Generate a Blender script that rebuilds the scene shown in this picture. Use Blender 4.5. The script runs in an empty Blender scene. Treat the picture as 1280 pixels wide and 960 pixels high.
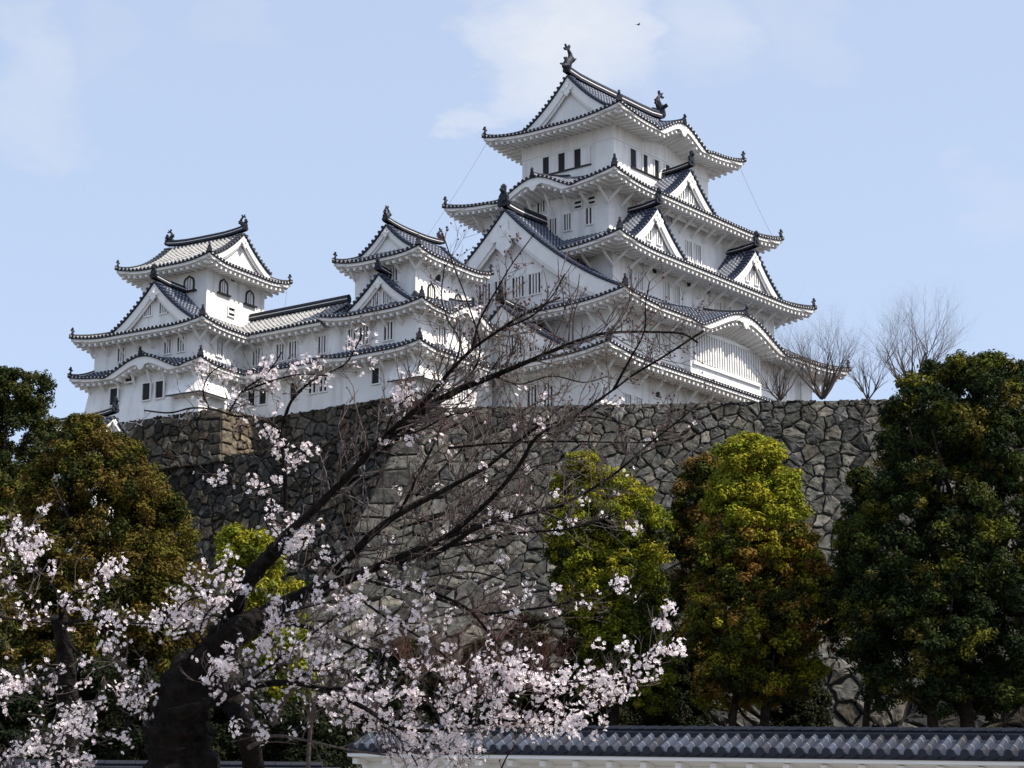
import bpy, math, random
import numpy as np
random.seed(7); rng = np.random.default_rng(7)
rad = math.radians
SC = bpy.context.scene

# ------------------------------------------------------------------ camera, sky, sun, exposure
PITCH = 13.75
FPX = 2850.0
cd = bpy.data.cameras.new('camera'); cam = bpy.data.objects.new('camera', cd)
SC.collection.objects.link(cam); SC.camera = cam
cam.location = (0, 0, 0); cam.rotation_euler = (rad(90 + PITCH), 0, 0)
cd.sensor_width = 36; cd.lens = FPX / 1280 * 36; cd.clip_start = 0.1; cd.clip_end = 20000
SUN_AZ = 112.0      # clockwise from the viewing direction (+Y)
SUN_EL = 52.0
SC.view_settings.view_transform = 'Standard'; SC.view_settings.look = 'None'
SC.view_settings.exposure = 0.72; SC.view_settings.gamma = 1.0; SC.view_settings.use_curve_mapping = False
ct, st = math.cos(rad(PITCH)), math.sin(rad(PITCH))
def ray(x, y):
    up = -(y - 480) / FPX
    return np.array([(x - 640) / FPX, ct - up * st, st + up * ct])
def at(x, y, d): return ray(x, y) * d

W = bpy.data.worlds.new('World'); SC.world = W; W.use_nodes = True
nt = W.node_tree; nt.nodes.clear()
def wn(t, **k):
    n = nt.nodes.new(t)
    for a, b in k.items(): setattr(n, a, b)
    return n
sky = wn('ShaderNodeTexSky', sky_type='NISHITA', sun_disc=False, sun_elevation=rad(SUN_EL),
         sun_rotation=rad(SUN_AZ), altitude=50, air_density=.85, dust_density=2.2, ozone_density=4.0)
tc = wn('ShaderNodeTexCoord')
def cloud_noise(scale, detail, rough):
    n = wn('ShaderNodeTexNoise'); n.inputs['Scale'].default_value = scale; n.inputs['Detail'].default_value = detail; n.inputs['Roughness'].default_value = rough
    mp = wn('ShaderNodeMapping'); mp.inputs['Scale'].default_value = (1, 1, 1.9); mp.inputs['Rotation'].default_value = (0, rad(18), 0)
    nt.links.new(tc.outputs['Generated'], mp.inputs['Vector']); nt.links.new(mp.outputs[0], n.inputs['Vector']); return n
warp = cloud_noise(16, 5, .6); fine = cloud_noise(11, 8, .62)
wv = wn('ShaderNodeVectorMath', operation='SUBTRACT'); wv.inputs[1].default_value = (.5, .5, .5); nt.links.new(warp.outputs['Color'], wv.inputs[0])
wm = wn('ShaderNodeVectorMath', operation='MULTIPLY_ADD'); wm.inputs[1].default_value = (.10, .10, .10)
nt.links.new(wv.outputs[0], wm.inputs[0]); nt.links.new(tc.outputs['Generated'], wm.inputs[2])
nrm = wn('ShaderNodeVectorMath', operation='NORMALIZE'); nt.links.new(wm.outputs[0], nrm.inputs[0])
acc = None
for (px, py, r, a) in [(715, 40, 85, 1.0), (660, 60, 60, .8), (765, 40, 50, .9), (596, 112, 26, .7), (45, 125, 70, .5), (60, 85, 40, .3),
                       (880, 18, 60, .45), (1255, 262, 50, .35), (310, 10, 40, .2), (165, 50, 40, .15), (990, 60, 50, .25)]:
    d = ray(px, py); d = d / np.linalg.norm(d)
    dp = wn('ShaderNodeVectorMath', operation='DOT_PRODUCT'); dp.inputs[1].default_value = d
    nt.links.new(nrm.outputs[0], dp.inputs[0])
    mr = wn('ShaderNodeMapRange', interpolation_type='SMOOTHSTEP')
    mr.inputs['From Min'].default_value = math.cos(r / FPX * 1.5); mr.inputs['From Max'].default_value = 1.0
    mr.inputs['To Max'].default_value = a
    nt.links.new(dp.outputs['Value'], mr.inputs['Value'])
    if acc is None: acc = mr.outputs[0]
    else:
        m = wn('ShaderNodeMath', operation='MAXIMUM'); nt.links.new(acc, m.inputs[0]); nt.links.new(mr.outputs[0], m.inputs[1]); acc = m.outputs[0]
nr = wn('ShaderNodeMapRange'); nr.inputs['From Min'].default_value = .28; nr.inputs['From Max'].default_value = .72; nr.inputs['To Min'].default_value = .05; nr.inputs['To Max'].default_value = .85
nt.links.new(fine.outputs[0], nr.inputs['Value'])
mm = wn('ShaderNodeMath', operation='MULTIPLY'); nt.links.new(acc, mm.inputs[0]); nt.links.new(nr.outputs[0], mm.inputs[1])
mx = wn('ShaderNodeMix', data_type='RGBA'); mx.inputs['B'].default_value = (3.5, 3.6, 3.8, 1)
veil = wn('ShaderNodeMix', data_type='RGBA'); veil.inputs['Factor'].default_value = .58; veil.inputs['B'].default_value = (2.85, 3.2, 3.8, 1)   # thin high haze
nt.links.new(sky.outputs[0], veil.inputs['A'])
nt.links.new(mm.outputs[0], mx.inputs['Factor']); nt.links.new(veil.outputs['Result'], mx.inputs['A'])
bg = wn('ShaderNodeBackground'); bg.inputs['Strength'].default_value = 0.15
nt.links.new(mx.outputs['Result'], bg.inputs['Color'])
wo = wn('ShaderNodeOutputWorld'); nt.links.new(bg.outputs[0], wo.inputs['Surface'])

sl = bpy.data.lights.new('sun', 'SUN'); so = bpy.data.objects.new('sun', sl); SC.collection.objects.link(so)
sl.energy = 4.2; sl.angle = rad(0.6); sl.color = (1.0, 0.91, 0.79)
so.rotation_euler = (rad(90 - SUN_EL), 0, rad(180 - SUN_AZ))   # shines from azimuth SUN_AZ

# ------------------------------------------------------------------ materials
def mat(name, col, rough=.7, var=.0, scale=4., bump=0., attr=None, spec=.3, stain=0., trans=0.):
    m = bpy.data.materials.new(name); m.use_nodes = True; t = m.node_tree; N = t.nodes; L = t.links
    b = N['Principled BSDF']; b.inputs['Roughness'].default_value = rough; b.inputs['Specular IOR Level'].default_value = spec
    geo = N.new('ShaderNodeNewGeometry')
    nz = N.new('ShaderNodeTexNoise'); nz.inputs['Scale'].default_value = scale; nz.inputs['Detail'].default_value = 5
    L.new(geo.outputs['Position'], nz.inputs['Vector'])
    if attr:
        a = N.new('ShaderNodeAttribute'); a.attribute_name = attr; src = a.outputs['Color']
    else:
        c = N.new('ShaderNodeRGB'); c.outputs[0].default_value = (*col, 1); src = c.outputs[0]
    mr = N.new('ShaderNodeMapRange'); mr.inputs['To Min'].default_value = 1 - var; mr.inputs['To Max'].default_value = 1 + var
    mr.inputs['From Min'].default_value = .3; mr.inputs['From Max'].default_value = .7
    L.new(nz.outputs[0], mr.inputs['Value'])
    mu = N.new('ShaderNodeVectorMath'); mu.operation = 'MULTIPLY'
    L.new(src, mu.inputs[0]); L.new(mr.outputs[0], mu.inputs[1]); last = mu.outputs[0]
    if stain:
        mp = N.new('ShaderNodeMapping'); mp.inputs['Scale'].default_value = (1.6, 1.6, .12)
        n2 = N.new('ShaderNodeTexNoise'); n2.inputs['Scale'].default_value = 1.; n2.inputs['Detail'].default_value = 6
        L.new(geo.outputs['Position'], mp.inputs['Vector']); L.new(mp.outputs[0], n2.inputs['Vector'])
        r2 = N.new('ShaderNodeMapRange'); r2.inputs['From Min'].default_value = .52; r2.inputs['From Max'].default_value = .75
        r2.inputs['To Max'].default_value = stain; L.new(n2.outputs[0], r2.inputs['Value'])
        mxx = N.new('ShaderNodeMix'); mxx.data_type = 'RGBA'; mxx.inputs['B'].default_value = (.36, .35, .33, 1)
        L.new(r2.outputs[0], mxx.inputs['Factor']); L.new(last, mxx.inputs['A']); last = mxx.outputs['Result']
    L.new(last, b.inputs['Base Color'])
    if bump:
        bp = N.new('ShaderNodeBump'); bp.inputs['Strength'].default_value = bump; bp.inputs['Distance'].default_value = .1
        L.new(nz.outputs[0], bp.inputs['Height']); L.new(bp.outputs[0], b.inputs['Normal'])
    if trans:
        tr = N.new('ShaderNodeBsdfTranslucent'); L.new(last, tr.inputs['Color'])
        ms = N.new('ShaderNodeMixShader'); ms.inputs[0].default_value = trans
        L.new(b.outputs[0], ms.inputs[1]); L.new(tr.outputs[0], ms.inputs[2])
        L.new(ms.outputs[0], N['Material Output'].inputs['Surface'])
    return m

def tile_mat(name, slate, plaster, amount, course=.36, lo=.8, hi=1.25):
    m = bpy.data.materials.new(name); m.use_nodes = True; t = m.node_tree; N = t.nodes; L = t.links
    b = N['Principled BSDF']; b.inputs['Roughness'].default_value = .5; b.inputs['Specular IOR Level'].default_value = .3
    a = N.new('ShaderNodeAttribute'); a.attribute_name = 'tuv'
    sp = N.new('ShaderNodeSeparateXYZ'); L.new(a.outputs['Vector'], sp.inputs[0])
    def math_(op, x, y=None, z=None):
        n = N.new('ShaderNodeMath'); n.operation = op
        for i, v in enumerate((x, y, z)):
            if v is None: continue
            if isinstance(v, (int, float)): n.inputs[i].default_value = v
            else: L.new(v, n.inputs[i])
        return n.outputs[0]
    fx = math_('FRACT', sp.outputs[0]); dx = math_('ABSOLUTE', math_('SUBTRACT', fx, .5))
    rib = math_('LESS_THAN', dx, .27)
    fy = math_('FRACT', math_('DIVIDE', sp.outputs[1], course))
    wn_ = N.new('ShaderNodeTexWhiteNoise'); wn_.noise_dimensions = '2D'
    cb = N.new('ShaderNodeCombineXYZ'); L.new(math_('FLOOR', sp.outputs[0]), cb.inputs[0]); L.new(math_('FLOOR', math_('DIVIDE', sp.outputs[1], course)), cb.inputs[1])
    L.new(cb.outputs[0], wn_.inputs['Vector'])
    band = math_('LESS_THAN', fy, math_('MULTIPLY', math_('MULTIPLY_ADD', wn_.outputs['Value'], .5, .75), amount))
    pm = math_('MULTIPLY', rib, band)
    side = math_('MULTIPLY', math_('LESS_THAN', math_('ABSOLUTE', math_('SUBTRACT', dx, .25)), .045), amount)
    pm = math_('MAXIMUM', pm, side)
    mixv = N.new('ShaderNodeMapRange'); mixv.inputs['To Min'].default_value = lo; mixv.inputs['To Max'].default_value = hi
    L.new(wn_.outputs['Value'], mixv.inputs['Value'])
    vm = N.new('ShaderNodeVectorMath'); vm.operation = 'SCALE'; vm.inputs[0].default_value = slate; L.new(mixv.outputs[0], vm.inputs['Scale'])
    gap = math_('LESS_THAN', fy, .14)
    mg = N.new('ShaderNodeMix'); mg.data_type = 'RGBA'; mg.inputs['B'].default_value = (slate[0] * .35, slate[1] * .35, slate[2] * .35, 1)
    L.new(math_('MULTIPLY', gap, math_('SUBTRACT', 1.0, rib)), mg.inputs['Factor']); L.new(vm.outputs[0], mg.inputs['A'])
    mx = N.new('ShaderNodeMix'); mx.data_type = 'RGBA'; mx.inputs['B'].default_value = (*plaster, 1)
    L.new(mg.outputs['Result'], mx.inputs['A']); L.new(pm, mx.inputs['Factor'])
    L.new(mx.outputs['Result'], b.inputs['Base Color'])
    return m

M = {}
M['plaster'] = mat('white_plaster', (.80, .795, .785), .85, .07, .6, .05, stain=.42, spec=.1)
M['plaster_old'] = mat('aged_plaster', (.74, .735, .72), .85, .08, .7, .05, stain=.45, spec=.1)
M['eave'] = mat('eave_plaster', (.80, .79, .775), .8, .05, 1.2)
M['lattice_back'] = mat('lattice_back', (.22, .23, .25), .8)  # grey tone carries the recess shade between the lattice bars
M['tile'] = tile_mat('roof_tile_dark', (.026, .036, .062), (.26, .28, .32), .26)
M['tile_old'] = tile_mat('roof_tile_plastered', (.055, .060, .068), (.34, .34, .335), .60)
M['slate'] = mat('slate_tile', (.014, .017, .026), .55, .3, 3., spec=.3)
M['dark'] = mat('window_dark', (.012, .012, .014), .6)
M['frame_dark'] = mat('black_lacquer', (.014, .013, .013), .4)
M['stone'] = mat('wall_stone', (.2, .2, .19), .95, .55, 2.6, 1.0, attr='Col', spec=.04)
M['joint'] = mat('wall_joint', (.03, .028, .025), 1.0, .3, 2, spec=.02)
M['earth'] = mat('dark_earth', (.035, .03, .022), 1.0, .4, .5, .4, spec=.02)
M['ground'] = mat('gravel_ground', (.16, .15, .13), 1.0, .25, .8, .3)
M['bark'] = mat('tree_bark', (.03, .024, .019), .95, .4, 6, .6, spec=.05)
M['cherry_bark'] = mat('cherry_bark', (.014, .0115, .0105), .9, .6, 14, 1.0, spec=.06)
M['twig'] = mat('cherry_twig', (.085, .066, .062), .8, .5, 30, .3)
M['bare'] = mat('bare_branch', (.09, .07, .063), .9, .3, 3)
M['leaf'] = mat('leaf', (.05, .07, .02), .75, .25, 9, attr='Col', spec=.06, trans=.16)
M['petal'] = mat('petal', (.86, .76, .79), .6, .0, 4, attr='Col', spec=.2, trans=.38)
M['bud'] = mat('flower_bud', (.075, .032, .034), .6, .3, 40)
M['metal'] = mat('cable_metal', (.12, .12, .12), .5)
M['feather'] = mat('bird_feather', (.03, .03, .032), .8)

# ------------------------------------------------------------------ mesh helpers
class MB:
    def __init__(s): s.v = []; s.f = []; s.m = []; s.tuv = {}; s.col = {}
    def add(s, vs, fs, m=0, tuv=None, col=None):
        b = len(s.v); s.v.extend([tuple(map(float, p)) for p in vs])
        for f in fs: s.f.append([i + b for i in f]); s.m.append(m)
        if tuv is not None:
            for i, t in enumerate(tuv): s.tuv[b + i] = t
        if col is not None:
            for i in range(len(vs)): s.col[b + i] = col
    def box(s, c, ax, ay, az, m=0):      # centre, half-axis vectors
        c, ax, ay, az = map(np.asarray, (c, ax, ay, az))
        vs = [c + i * ax + j * ay + k * az for i in (-1, 1) for j in (-1, 1) for k in (-1, 1)]
        s.add(vs, [(0, 1, 3, 2), (4, 6, 7, 5), (0, 4, 5, 1), (2, 3, 7, 6), (0, 2, 6, 4), (1, 5, 7, 3)], m)
    def abox(s, x0, x1, y0, y1, z0, z1, m=0):
        s.box(((x0 + x1) / 2, (y0 + y1) / 2, (z0 + z1) / 2), ((x1 - x0) / 2, 0, 0), (0, (y1 - y0) / 2, 0), (0, 0, (z1 - z0) / 2), m)
    def bar(s, p, q, w, h=None, m=0, up=(0, 0, 1)):
        p, q = np.asarray(p, float), np.asarray(q, float); d = q - p; l = np.linalg.norm(d); d = d / l
        sd = np.cross(d, up); n = np.linalg.norm(sd)
        sd = sd / n if n > 1e-6 else np.array([1., 0, 0]); u = np.cross(sd, d)
        s.box((p + q) / 2, d * l / 2, sd * w / 2, u * (h or w) / 2, m)
    def grid(s, P, m=0, tuv=None, closed=False):     # P: [i][j] points
        a, b = len(P), len(P[0]); vs = [p for r in P for p in r]
        fs = [(i * b + j, (i + 1) * b + j, (i + 1) * b + j + 1, i * b + j + 1) for i in range(a - 1) for j in range(b - 1)]
        if closed: fs += [(i * b + b - 1, (i + 1) * b + b - 1, (i + 1) * b, i * b) for i in range(a - 1)]
        s.add(vs, fs, m, [t for r in tuv for t in r] if tuv is not None else None)
    def tube(s, pts, rs, n=6, m=0, cap=True):
        pts = [np.asarray(p, float) for p in pts]; P = []; prev = None
        for i, p in enumerate(pts):
            d = pts[min(i + 1, len(pts) - 1)] - pts[max(i - 1, 0)]; l = np.linalg.norm(d); d = d / l if l > 1e-9 else np.array([0, 0, 1.])
            if prev is None:
                r = np.array([0, 0, 1.]) if abs(d[2]) < .9 else np.array([1., 0, 0])
                prev = np.cross(d, r)
            a = prev - d * (prev @ d); a = a / (np.linalg.norm(a) + 1e-12); prev = a; b = np.cross(d, a)
            P.append([p + rs[i] * (math.cos(t) * a + math.sin(t) * b) for t in [2 * math.pi * k / n for k in range(n)]])
        base = len(s.v); s.grid(P, m, closed=True)
        if cap:
            s.f.append([base + k for k in range(n)]); s.m.append(m)
            e = base + (len(pts) - 1) * n; s.f.append([e + k for k in range(n)][::-1]); s.m.append(m)
    def disc(s, c, n, r, l, m=0, k=7):   # short cylinder, centre of front face c, pointing n
        c = np.asarray(c, float); n = np.asarray(n, float); n = n / np.linalg.norm(n)
        s.tube([c - n * l, c], [r, r], k, m)
    def build(s, name, mats, parent=None, smooth=False, off=(0, 0, 0)):
        me = bpy.data.meshes.new(name)
        o3 = np.asarray(off, float)
        me.from_pydata([tuple(np.asarray(p) - o3) for p in s.v], [], s.f)
        for mm_ in (mats if isinstance(mats, (list, tuple)) else [mats]): me.materials.append(M[mm_])
        me.polygons.foreach_set('material_index', s.m)
        if smooth: me.polygons.foreach_set('use_smooth', [True] * len(s.f))
        if s.tuv:
            at_ = me.attributes.new('tuv', 'FLOAT_VECTOR', 'POINT'); arr = np.zeros((len(s.v), 3), 'f')
            for k, t in s.tuv.items(): arr[k, :2] = t
            at_.data.foreach_set('vector', arr.ravel())
        if s.col:
            at_ = me.attributes.new('Col', 'FLOAT_COLOR', 'POINT'); arr = np.ones((len(s.v), 4), 'f')
            for k, t in s.col.items(): arr[k, :3] = t
            at_.data.foreach_set('color', arr.ravel())
        me.update()
        o = bpy.data.objects.new(name, me); SC.collection.objects.link(o)
        if parent: o.parent = parent
        return o
def np_mesh(name, V, F, mats, parent=None, col=None, smooth=False):   # V (n,3), F (m,k) arrays of one size
    me = bpy.data.meshes.new(name); me.vertices.add(len(V)); me.vertices.foreach_set('co', np.asarray(V, 'f').ravel())
    k = F.shape[1]; me.loops.add(F.size); me.loops.foreach_set('vertex_index', F.astype('i').ravel())
    me.polygons.add(len(F)); me.polygons.foreach_set('loop_start', np.arange(0, F.size, k, dtype='i'))
    me.polygons.foreach_set('loop_total', np.full(len(F), k, 'i'))
    if smooth: me.polygons.foreach_set('use_smooth', [True] * len(F))
    me.materials.append(M[mats]); me.update(calc_edges=True); me.validate()
    if col is not None:
        a = me.attributes.new('Col', 'FLOAT_COLOR', 'POINT'); c4 = np.ones((len(V), 4), 'f'); c4[:, :3] = col; a.data.foreach_set('color', c4.ravel())
    o = bpy.data.objects.new(name, me); SC.collection.objects.link(o)
    if parent: o.parent = parent
    return o
def thing(name, label, cat, loc=(0, 0, 0), rz=0, group=None, scale=1.):
    o = bpy.data.objects.new(name, None); SC.collection.objects.link(o); o.location = loc; o.rotation_euler = (0, 0, rz)
    o.scale = (scale,) * 3; o.empty_display_size = .5
    o['label'] = label; o['category'] = cat; o['kind'] = 'thing'
    if group: o['group'] = group
    return o
def tag(o, label, cat, group=None):
    o['label'] = label; o['category'] = cat
    if group: o['group'] = group
    return o
def struct(o): o['kind'] = 'structure'; return o

# ------------------------------------------------------------------ roof builder
PITCH_T = .42
RIB = [(-.5, 0), (-.27, 0), (-.2, .09), (0, .15), (.2, .09), (.27, 0)]
def v2(a): return np.array([a[0], a[1]], float)
class Side:
    """one slope of a tiled roof over an outer edge o0-o1 and an inner (upper) edge i0-i1, plan coordinates"""
    def __init__(s, o0, o1, i0, i1, z, H, lift=.5, kara=None, conc=.72, oh=2.3, lc=6., grade=0., pitch=PITCH_T, fas=.26):
        s.o0, s.o1, s.i0, s.i1 = map(v2, (o0, o1, i0, i1)); d = s.o1 - s.o0; s.L = np.linalg.norm(d); s.t = d / s.L
        n = np.array([-s.t[1], s.t[0]])
        if n @ (s.i0 - s.o0) < 0: n = -n
        s.n = n; s.D = n @ (s.i0 - s.o0); s.a0 = (s.i0 - s.o0) @ s.t; s.a1 = (s.o1 - s.i1) @ s.t
        s.z, s.H, s.lift, s.kara, s.c, s.oh, s.lc = z, H, lift, kara, conc, oh, min(lc, s.L * .45); s.grade, s.pitch, s.fas = grade, pitch, fas
    def wmax(s, u):
        w = s.D
        if s.a0 > 1e-6: w = min(w, u * s.D / s.a0)
        if s.a1 > 1e-6: w = min(w, (s.L - u) * s.D / s.a1)
        return max(w, 0.)
    def bump(s, u):
        if not s.kara: return 0.
        c, hw, A = s.kara; x = abs(u - c) / hw
        if x >= 1.25: return 0.
        b = .5 + .5 * math.cos(math.pi * min(x / 1.0, 1.))
        dip = -.10 * math.exp(-((x - 1.02) / .14) ** 2)
        return A * (b ** .8 + dip)
    def lft(s, u):
        e = min(u, s.L - u); x = max(0., 1 - e / s.lc)
        return s.lift * x ** 2.1
    def zz(s, u, w):
        q = w / s.D
        return s.z + s.grade * u + s.H * (s.c * q + (1 - s.c) * q * q) + s.lft(u) * (1 - q) ** 1.5 + s.bump(u) * (1 - q * .72)
    def P(s, u, w, dz=0.):
        p = s.o0 + s.t * u + s.n * w; return np.array([p[0], p[1], s.zz(u, w) + dz])
    def under(s, u, w, dz=0.):      # soffit level, measured from the eave line
        p = s.o0 + s.t * u + s.n * w
        return np.array([p[0], p[1], s.z + s.grade * u + s.lft(u) * max(0, 1 - w / 3.5) + s.bump(u) * max(0, 1 - .28 * w) + .16 * w + dz])
    def make(s, tile, eave, rows=7, soffit=True, m_t=0):
        n = max(2, int(round(s.L / s.pitch))); pt = s.L / n; G, T = [], []; ks = s.pitch / PITCH_T
        for i in range(n):
            for (o, h) in RIB:
                h *= ks * (.95 if s.pitch < .4 else 1.)
                u = (i + .5 + o) * pt; w1 = s.wmax(u); G.append([s.P(u, w1 * r / (rows - 1), h) for r in range(rows)])
                T.append([(i + .5 + o, w1 * r / (rows - 1)) for r in range(rows)])
        G.append([s.P(s.L, 0, 0)] * rows); T.append([(n, 0)] * rows)
        tile.grid(G, m_t, T)
        out = np.array([-s.n[0], -s.n[1], 0.])
        us = [s.L * k / (2 * n) for k in range(2 * n + 1)]
        # dark tile edge
        tile.grid([[s.P(u, 0, .0), s.P(u, 0, -.1), s.P(u, .14, -.12)] for u in us], 1)
        for i in range(n):
            u = (i + .5) * pt; p = s.P(u, 0, .03); tile.disc(p + out * .07 * ks, out, .14 * ks, .12 * ks, 1, 8)
            if i and s.pitch > .4: q = s.P(i * pt, 0, .03); eave.box(q + out * .01, np.append(s.t, 0) * .06 * ks, out * .03, (0, 0, .045 * ks))
        # white fascia boards
        def fh(u): return s.fas + (.24 * min(1, s.bump(u) / .25) if s.kara else 0)
        eave.grid([[s.P(u, .14, -.1), s.P(u, .08, -.1), s.P(u, .08, -.1 - fh(u)), s.P(u, .34, -.12 - fh(u)), s.P(u, .34, -.26 - fh(u)), s.under(u, .6, -.30 - fh(u))] for u in us])
        if soffit:
            K = 4
            eave.grid([[s.under(u, min(.5 + (s.oh - .5) * k / K, max(.5, s.wmax(u) * s.oh / min(s.oh, s.D)) if False else .5 + (s.oh - .5) * k / K), -.30 - fh(u)) for k in range(K + 1)]
                       for u in us if True])
            nr = max(2, int(s.L / .62)); pr = s.L / nr
            for i in range(1, nr):
                u = i * pr; e = min(u, s.L - u); w1 = min(s.oh, e + .2)
                if w1 < .5: continue
                a, b = s.under(u, .20, -.38 - fh(u) + .05), s.under(u, w1, -.38 - fh(u))
                eave.bar(a, b, .2, .2)
    def brackets(s, parent, every=1.9, drop=1.35, mname='eave', thick=.17, name='bracket', skip=None):
        n = max(1, int((s.L - 2 * s.oh) / every)); res = []
        for i in range(n + 1):
            u = s.oh + (s.L - 2 * s.oh) * i / n if n else s.L / 2
            if skip and skip(u): continue
            mb = MB(); top = s.under(u, s.oh * .42, -.62); wall = s.o0 + s.t * u + s.n * s.oh
            foot = np.array([wall[0], wall[1], s.z - .45 - drop * .78]) + np.append(s.n, 0) * .02
            mid = np.array([*(s.o0 + s.t * u + s.n * (s.oh - .05)), top[2] + .12])
            mb.bar(foot, top, thick, thick); mb.bar(top, mid, thick * .9, thick * .8)
            res.append(mb.build(name, mname, parent))
        return res
def hip(sa, side0, parent, mname='slate', w=.19, h=.26, fin=1., name='ridge'):
    """ridge over the hip at the start (side0) or end of Side sa, with its end tile"""
    mb = MB(); pts = []
    for k in range(9):
        q = k / 8; w_ = q * sa.D; u = sa.a0 * q if side0 else sa.L - sa.a1 * q
        p = sa.P(u, w_); p[2] = p[2] - sa.bump(u) * (1 - q * .72); pts.append(p)
    d0 = pts[0] - pts[1]; d0 /= np.linalg.norm(d0)
    pts[0] = pts[0] + d0 * .12
    ridge_strip(mb, pts, w, h)
    r = mb.build(name, ['slate', 'eave'], parent)
    onigawara(pts[0] - d0 * .25 + np.array([0, 0, .1]), d0, fin * .8, r)
    return r
def ridge_strip(mb, pts, w, h):
    pts = [np.asarray(p, float) for p in pts]; secs = []
    for i, p in enumerate(pts):
        d = pts[min(i + 1, len(pts) - 1)] - pts[max(i - 1, 0)]; d[2] = 0; d /= np.linalg.norm(d); sd = np.array([-d[1], d[0], 0])
        secs.append((p, sd))
    prof = [(-w, -.06), (-w, h * .72), (-w * .8, h * .76), (-w * .55, h * 1.05), (0, h * 1.18), (w * .55, h * 1.05), (w * .8, h * .76), (w, h * .72), (w, -.06)]
    mb.grid([[p + sd * a + np.array([0, 0, b]) for a, b in prof] for p, sd in secs], 0)
    for p, sd in (secs[0], secs[-1]): mb.add([p + sd * a + np.array([0, 0, b]) for a, b in prof], [list(range(9))], 0)
    for sg in (-1, 1):   # thin plaster courses
        mb.grid([[p + sd * sg * (w + .012) + np.array([0, 0, b]) for b in (h * .30, h * .42)] for p, sd in secs], 1)
def onigawara(p, d, sc, parent, name='ridge_end_tile'):
    p = np.asarray(p, float); d = np.array([d[0], d[1], 0.]); d /= np.linalg.norm(d); sd = np.array([-d[1], d[0], 0]); z = np.array([0, 0, 1.])
    mb = MB(); out = [(-.30, 0), (-.36, .18), (-.24, .30), (-.26, .48), (-.14, .66), (0, .74), (.14, .66), (.26, .48), (.24, .30), (.36, .18), (.30, 0)]
    f = [p + sc * (sd * a + z * b + d * .07) for a, b in out]; g = [p + sc * (sd * a + z * b - d * .10) for a, b in out]
    n = len(out); mb.add(f + g, [list(range(n)), list(range(n, 2 * n))[::-1]] + [(i, (i + 1) % n, n + (i + 1) % n, n + i) for i in range(n)])
    mb.tube([p + sc * (z * .62 - d * .25), p + sc * (z * .72 + d * .08), p + sc * (z * .80 + d * .22)], [.10 * sc, .11 * sc, .10 * sc], 7)
    mb.tube([p + sc * (z * .70), p + sc * (z * .98), p + sc * (z * 1.1)], [.13 * sc, .15 * sc, .05 * sc], 7)
    mb.disc(p + sc * (z * .30 + d * .15), d, .15 * sc, .1 * sc)
    return mb.build(name, 'slate', parent)

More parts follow.
